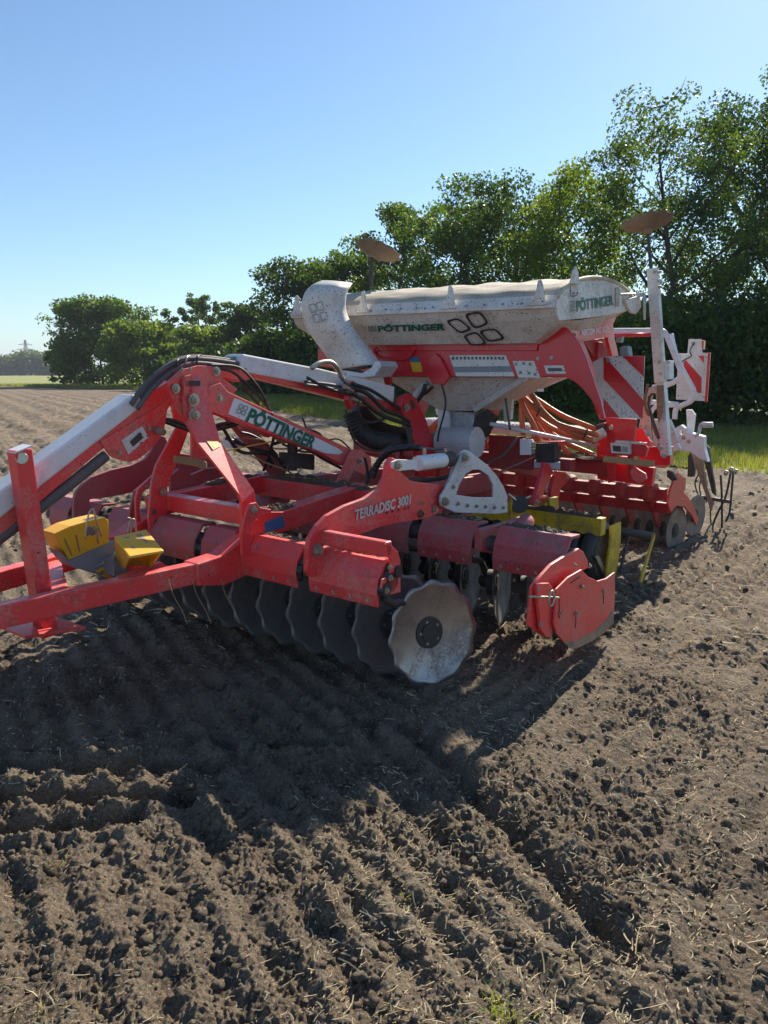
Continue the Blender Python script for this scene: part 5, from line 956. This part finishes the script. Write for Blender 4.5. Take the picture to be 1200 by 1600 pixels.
plate('pillar_lug', [(990, 728), (998, 734), (1008, 740), (1010, 748), (998, 756), (988, 748), (984, 738)], RED, SDR, u=3.33, t=.03); beam('pale_stick', P(943, 717, u=3.3), P(1022, 725, u=3.3), .03, .05, WOOD, SDR)
plate('pivot_plate', [(1024, 690), (1036, 694), (1046, 706), (1046, 722), (1040, 732), (1022, 730), (1016, 712), (1010, 690)], REDB, SDR, v=1.2, t=.04); plate('pivot_plate', [(990, 668), (1004, 670), (1016, 690), (1012, 700), (990, 696)], RED, SDR, u=3.7, t=.04)
for px, py in ((955, 668), (1032, 700), (1012, 678), (1038, 712)): ubolt(px, py, 3.3, .02, SDR)
cyl('lamp_pin', P(926, 685, u=3.3), P(944, 675, u=3.3), .04, GALV, SDR); plate('end_stop', [(930, 664), (944, 662), (944, 680), (934, 682)], IRON, SDR, u=3.36, t=.08)
plate('steel_pipe', [(1042, 735), (1050, 738), (1058, 750), (1050, 752), (1042, 745)], IRON, SDR, u=4., t=.05)
hose('cable', [(1012, 600, V(1.4)), (1008, 630, V(1.4)), (1016, 655, V(1.4)), (1026, 680, V(1.4)), (1032, 692, V(1.4)), (1018, 708, V(1.4))], .012, RUST, SDR)
# ---- warning boards
def board(pts, u, stripes, back=False, name='warning_board'):
    b = plate(name, pts, STK if not back else WHITE, SDR, u=u, t=.012, bevel=.001)
    for s in stripes: plate('red_stripe', s, REDB, b, u=u - .003, t=.002, bevel=0)
    return b
board([(943, 557), (1007, 556), (1003, 655), (943, 652)], 2.95, [[(943, 558), (945, 557), (1005, 625), (1004, 654), (1002, 654), (943, 592)], [(973, 557), (1007, 556), (1006, 589)], [(943, 622), (968, 652.5), (943, 652)]])
plate('board_flap', [(926, 566), (943, 557), (943, 652), (938, 646)], STK, SDR, u=2.96, t=.012, bevel=0); plate('side_lamp', [(968, 542), (980, 540), (982, 556), (968, 556)], GREYP, SDR, u=2.93, t=.1, bevel=.008); plate('lamp_glass', [(963, 527), (972, 526), (970, 535), (962, 535)], GLASS, SDR, u=3.1, t=.05)
ubolt(950, 563, 2.945, .018, SDR)
fb = board([(1060, 552), (1074, 552), (1076, 530), (1096, 530), (1097, 551), (1108, 552), (1103, 627), (1056, 624)], 5.4, [[(1068, 566), (1072, 563), (1096, 590), (1096, 614), (1091, 614), (1069, 592)], [(1091, 556), (1100, 556), (1100, 568)]])
plate('board_edge', [(1106, 551), (1110, 551), (1105, 628), (1101, 628)], REDB, fb, u=5.395, t=.02); plate('orange_lamp', [(1094, 531), (1100, 532), (1099, 546), (1094, 546)], AMBER, SDR, u=5.42, t=.06); ubolt(1083, 537, 5.39, .02, SDR)
hose('cable', [(1084, 536, U(5.37)), (1078, 548, U(5.37)), (1080, 556, U(5.37)), (1072, 561, U(5.37)), (1062, 567, U(5.37))], .006, IRON, SDR)
for px, py in ((1062, 558), (1103, 558), (1100, 620), (1060, 618)): ubolt(px, py, 5.39, .009, SDR)
board([(497, 553), (519, 552), (519, 572), (497, 572)], 3.1, [[(506, 553), (519, 553), (519, 564)], [(497, 556), (497, 565), (506, 572), (514, 572)]]); 
board([(530, 549), (545, 549), (545, 578), (530, 578)], 3.4, [[(530, 552), (530, 562), (545, 576), (545, 566)]])
# ---- right marker: post, inner rod, wavy disc held flat
MV = 1.42
def post(name, a, b, s1, s2, mat, p=SDR): return beam(name, a, b, s1, s2, mat, p, up=(1, 0, 0), bevel=.004)
def on(px, py, u_): return P(px, py, u=u_)
MU = 3.75
post('marker_post', on(1020, 420, MU), on(1032, 597, MU), .085, .07, TANKC); post('marker_post', on(1032, 585, MU + .05), on(1041, 712, MU + .05), .075, .09, GALV)
post('marker_rod', on(1012, 362, MU), on(1018, 425, MU), .025, .025, IRON); plate('post_clamp', [(1024, 565), (1046, 563), (1046, 592), (1026, 596)], GALV, SDR, u=MU - .01, t=.12)
for px, py in ((1022, 425), (1032, 584), (1032, 440), (1030, 566), (1044, 566)): ubolt(px, py, MU - .04, .014, SDR)
for py in (425, 438, 448): cyl('post_pin', on(1024, py, MU - .02), on(1034, py, MU - .02), .012, BOLTM, SDR, n=8)
def mdisc(px, py, u_, n, lab, r=1.):
    o = bpy.data.objects.new('marker_disc', MD); COL.objects.link(o); o.parent = SDR; o.location = L(on(px, py, u_)); o.rotation_euler = L(n).to_track_quat('Z', 'Y').to_euler(); o.scale = (r,) * 3; o['label'] = lab; h = bpy.data.objects.new('hub', HUB); COL.objects.link(h); h.parent = o; h.scale = (.5, .5, .8); h.location.z = -.02; return o
MD = discmesh('marker_disc', .21, -.06, 11, .05, n=96); MD.materials.append(RUSTD)
mdisc(1013, 358, MU, (-.1, .22, -1), 'rust brown wavy disc on the near marker arm'); cyl('marker_hub', on(1012, 350, MU), on(1012, 366, MU), .035, RUST, SDR, n=12)
mdisc(588, 401, 2.9, (-.4, -.12, -1), 'rust brown disc on the far marker arm'); post('marker_rod', on(581, 396, 2.9), on(580, 450, 2.9), .03, .03, IRON); cyl('marker_hub', on(582, 392, 2.9), on(581, 402, 2.9), .04, RUST, SDR, n=12)
# rusty guard beside the post
plate('guard_plate', [(1026, 602), (1037, 602), (1037, 630), (1034, 650), (1029, 662), (1026, 640)], RUST, SDR, u=MU - .06, t=.01); plate('guard_strap', [(1011, 632), (1012, 620), (1018, 614), (1022, 614), (1016, 620), (1014, 632), (1021, 655), (1031, 684), (1029, 686), (1017, 658)], IRON, SDR, u=MU - .07, t=.02)
plate('white_guard', [(1004, 640), (1014, 606), (1030, 600), (1030, 612), (1020, 616), (1014, 640), (1018, 690), (1006, 690), (998, 665)], TANKC, SDR, u=MU + .1, t=.02)
# ---- white rails at the rear
def rail(a, r=.027, u_=4.9): return tube('rail', [P(x, y, u=u_) for x, y in a], r, WHITE, SDR, n=12, k=6)
rail([(957, 517), (1000, 517), (1030, 517), (1040, 522), (1050, 545), (1060, 570), (1064, 582), (1060, 592), (1044, 601), (1020, 606)]); rail([(1048, 522), (1058, 560), (1076, 595), (1084, 612), (1080, 626), (1064, 634), (1056, 640), (1054, 655)], u_=5.2)
rail([(1017, 645), (1024, 636), (1040, 634), (1058, 633)], .022); tube('red_rail', [P(957, 524, u=4.8), P(1020, 523, u=4.8)], .02, REDB, SDR, curve=False)
for a in ((1010, 628, 1060, 632),): beam('rail_bar', P(a[0], a[1], u=5.), P(a[2], a[3], u=5.), .04, .05, WHITE, SDR)
# ---- rear frame, crank, harrow tines
plate('rear_frame', [(1050, 672), (1064, 664), (1078, 676), (1100, 682), (1100, 700), (1106, 722), (1092, 716), (1080, 706), (1060, 704), (1050, 690)], WHITE, SDR, u=5.6, t=.1, bevel=.004, holes=[[(1061, 672), (1066, 672), (1066, 679), (1061, 679)]])
plate('rear_frame', [(1072, 640), (1080, 640), (1086, 648), (1082, 680), (1074, 680)], WHITE, SDR, u=5.7, t=.05, bevel=.004); plate('rear_bracket', [(1018, 655), (1046, 655), (1052, 670), (1060, 690), (1050, 700), (1030, 700), (1020, 690)], TANKC, SDR, u=4.6, t=.06, bevel=.004)
for px, py in ((1031, 676), (1038, 668), (1068, 684), (1076, 690)): ubolt(px, py, 4.55, .02, SDR)
tube('crank', [P(x, y, u=5.5) for x, y in ((1086, 682), (1092, 676), (1094, 666), (1098, 662), (1104, 662))], .018, GALV, SDR); cyl('crank_handle', P(1098, 664, u=5.5), P(1114, 664, u=5.5), .03, GALV, SDR, n=12)
beam('cross_pipe', P(1050, 702, u=4.6), P(1062, 696, u=4.6), .06, .06, WHITE, SDR)
plate('spring_arm', [(1080, 708), (1096, 710), (1098, 730), (1104, 760), (1114, 786), (1110, 800), (1104, 778), (1092, 745), (1086, 728)], RUST, SDR, u=5.9, t=.06, bevel=.004); plate('spring_arm', [(1098, 690), (1108, 700), (1110, 720), (1116, 755), (1118, 775), (1112, 770), (1104, 735), (1098, 712)], RUBBER, SDR, u=5.8, t=.05, bevel=.004)
plate('harrow_beam', [(1075, 712), (1080, 706), (1086, 732), (1084, 745), (1074, 745)], IRON, SDR, u=5.95, t=.05)
beam('harrow_beam', P(1090, 776, u=5.9), P(1142, 784, u=6.0), .04, .04, IRON, SDR)
for i, a in enumerate(([(1126, 742), (1128, 780), (1128, 832)], [(1142, 737), (1134, 775), (1122, 800), (1114, 820), (1112, 832), (1122, 838), (1130, 832)], [(1146, 735), (1143, 770), (1140, 800), (1134, 815)], [(1110, 780), (1111, 820), (1118, 836)], [(1092, 740), (1086, 755), (1092, 775), (1100, 780)], [(1098, 742), (1093, 760), (1096, 778)], [(1102, 738), (1104, 760), (1104, 785)])):
    tube('harrow_tine', [P(x, y, u=6.) for x, y in a], .012 if i < 3 else .008, IRON, SDR, n=7)
for px, py in ((1140, 733), (1147, 736), (1132, 738)): cyl('tine_knob', P(px, py, u=5.95), P(px + 5, py + 2, u=5.95), .03, BOLTM, SDR, n=10)
litter(SDR, (3.5, -.9, .99), (3.5, 1.15, .99), .14, 80, 0, amp=.04); litter(SDR, (3.6, .2, 1.0), (3.6, 1.1, 1.0), .12, 60, 0, amp=.03)
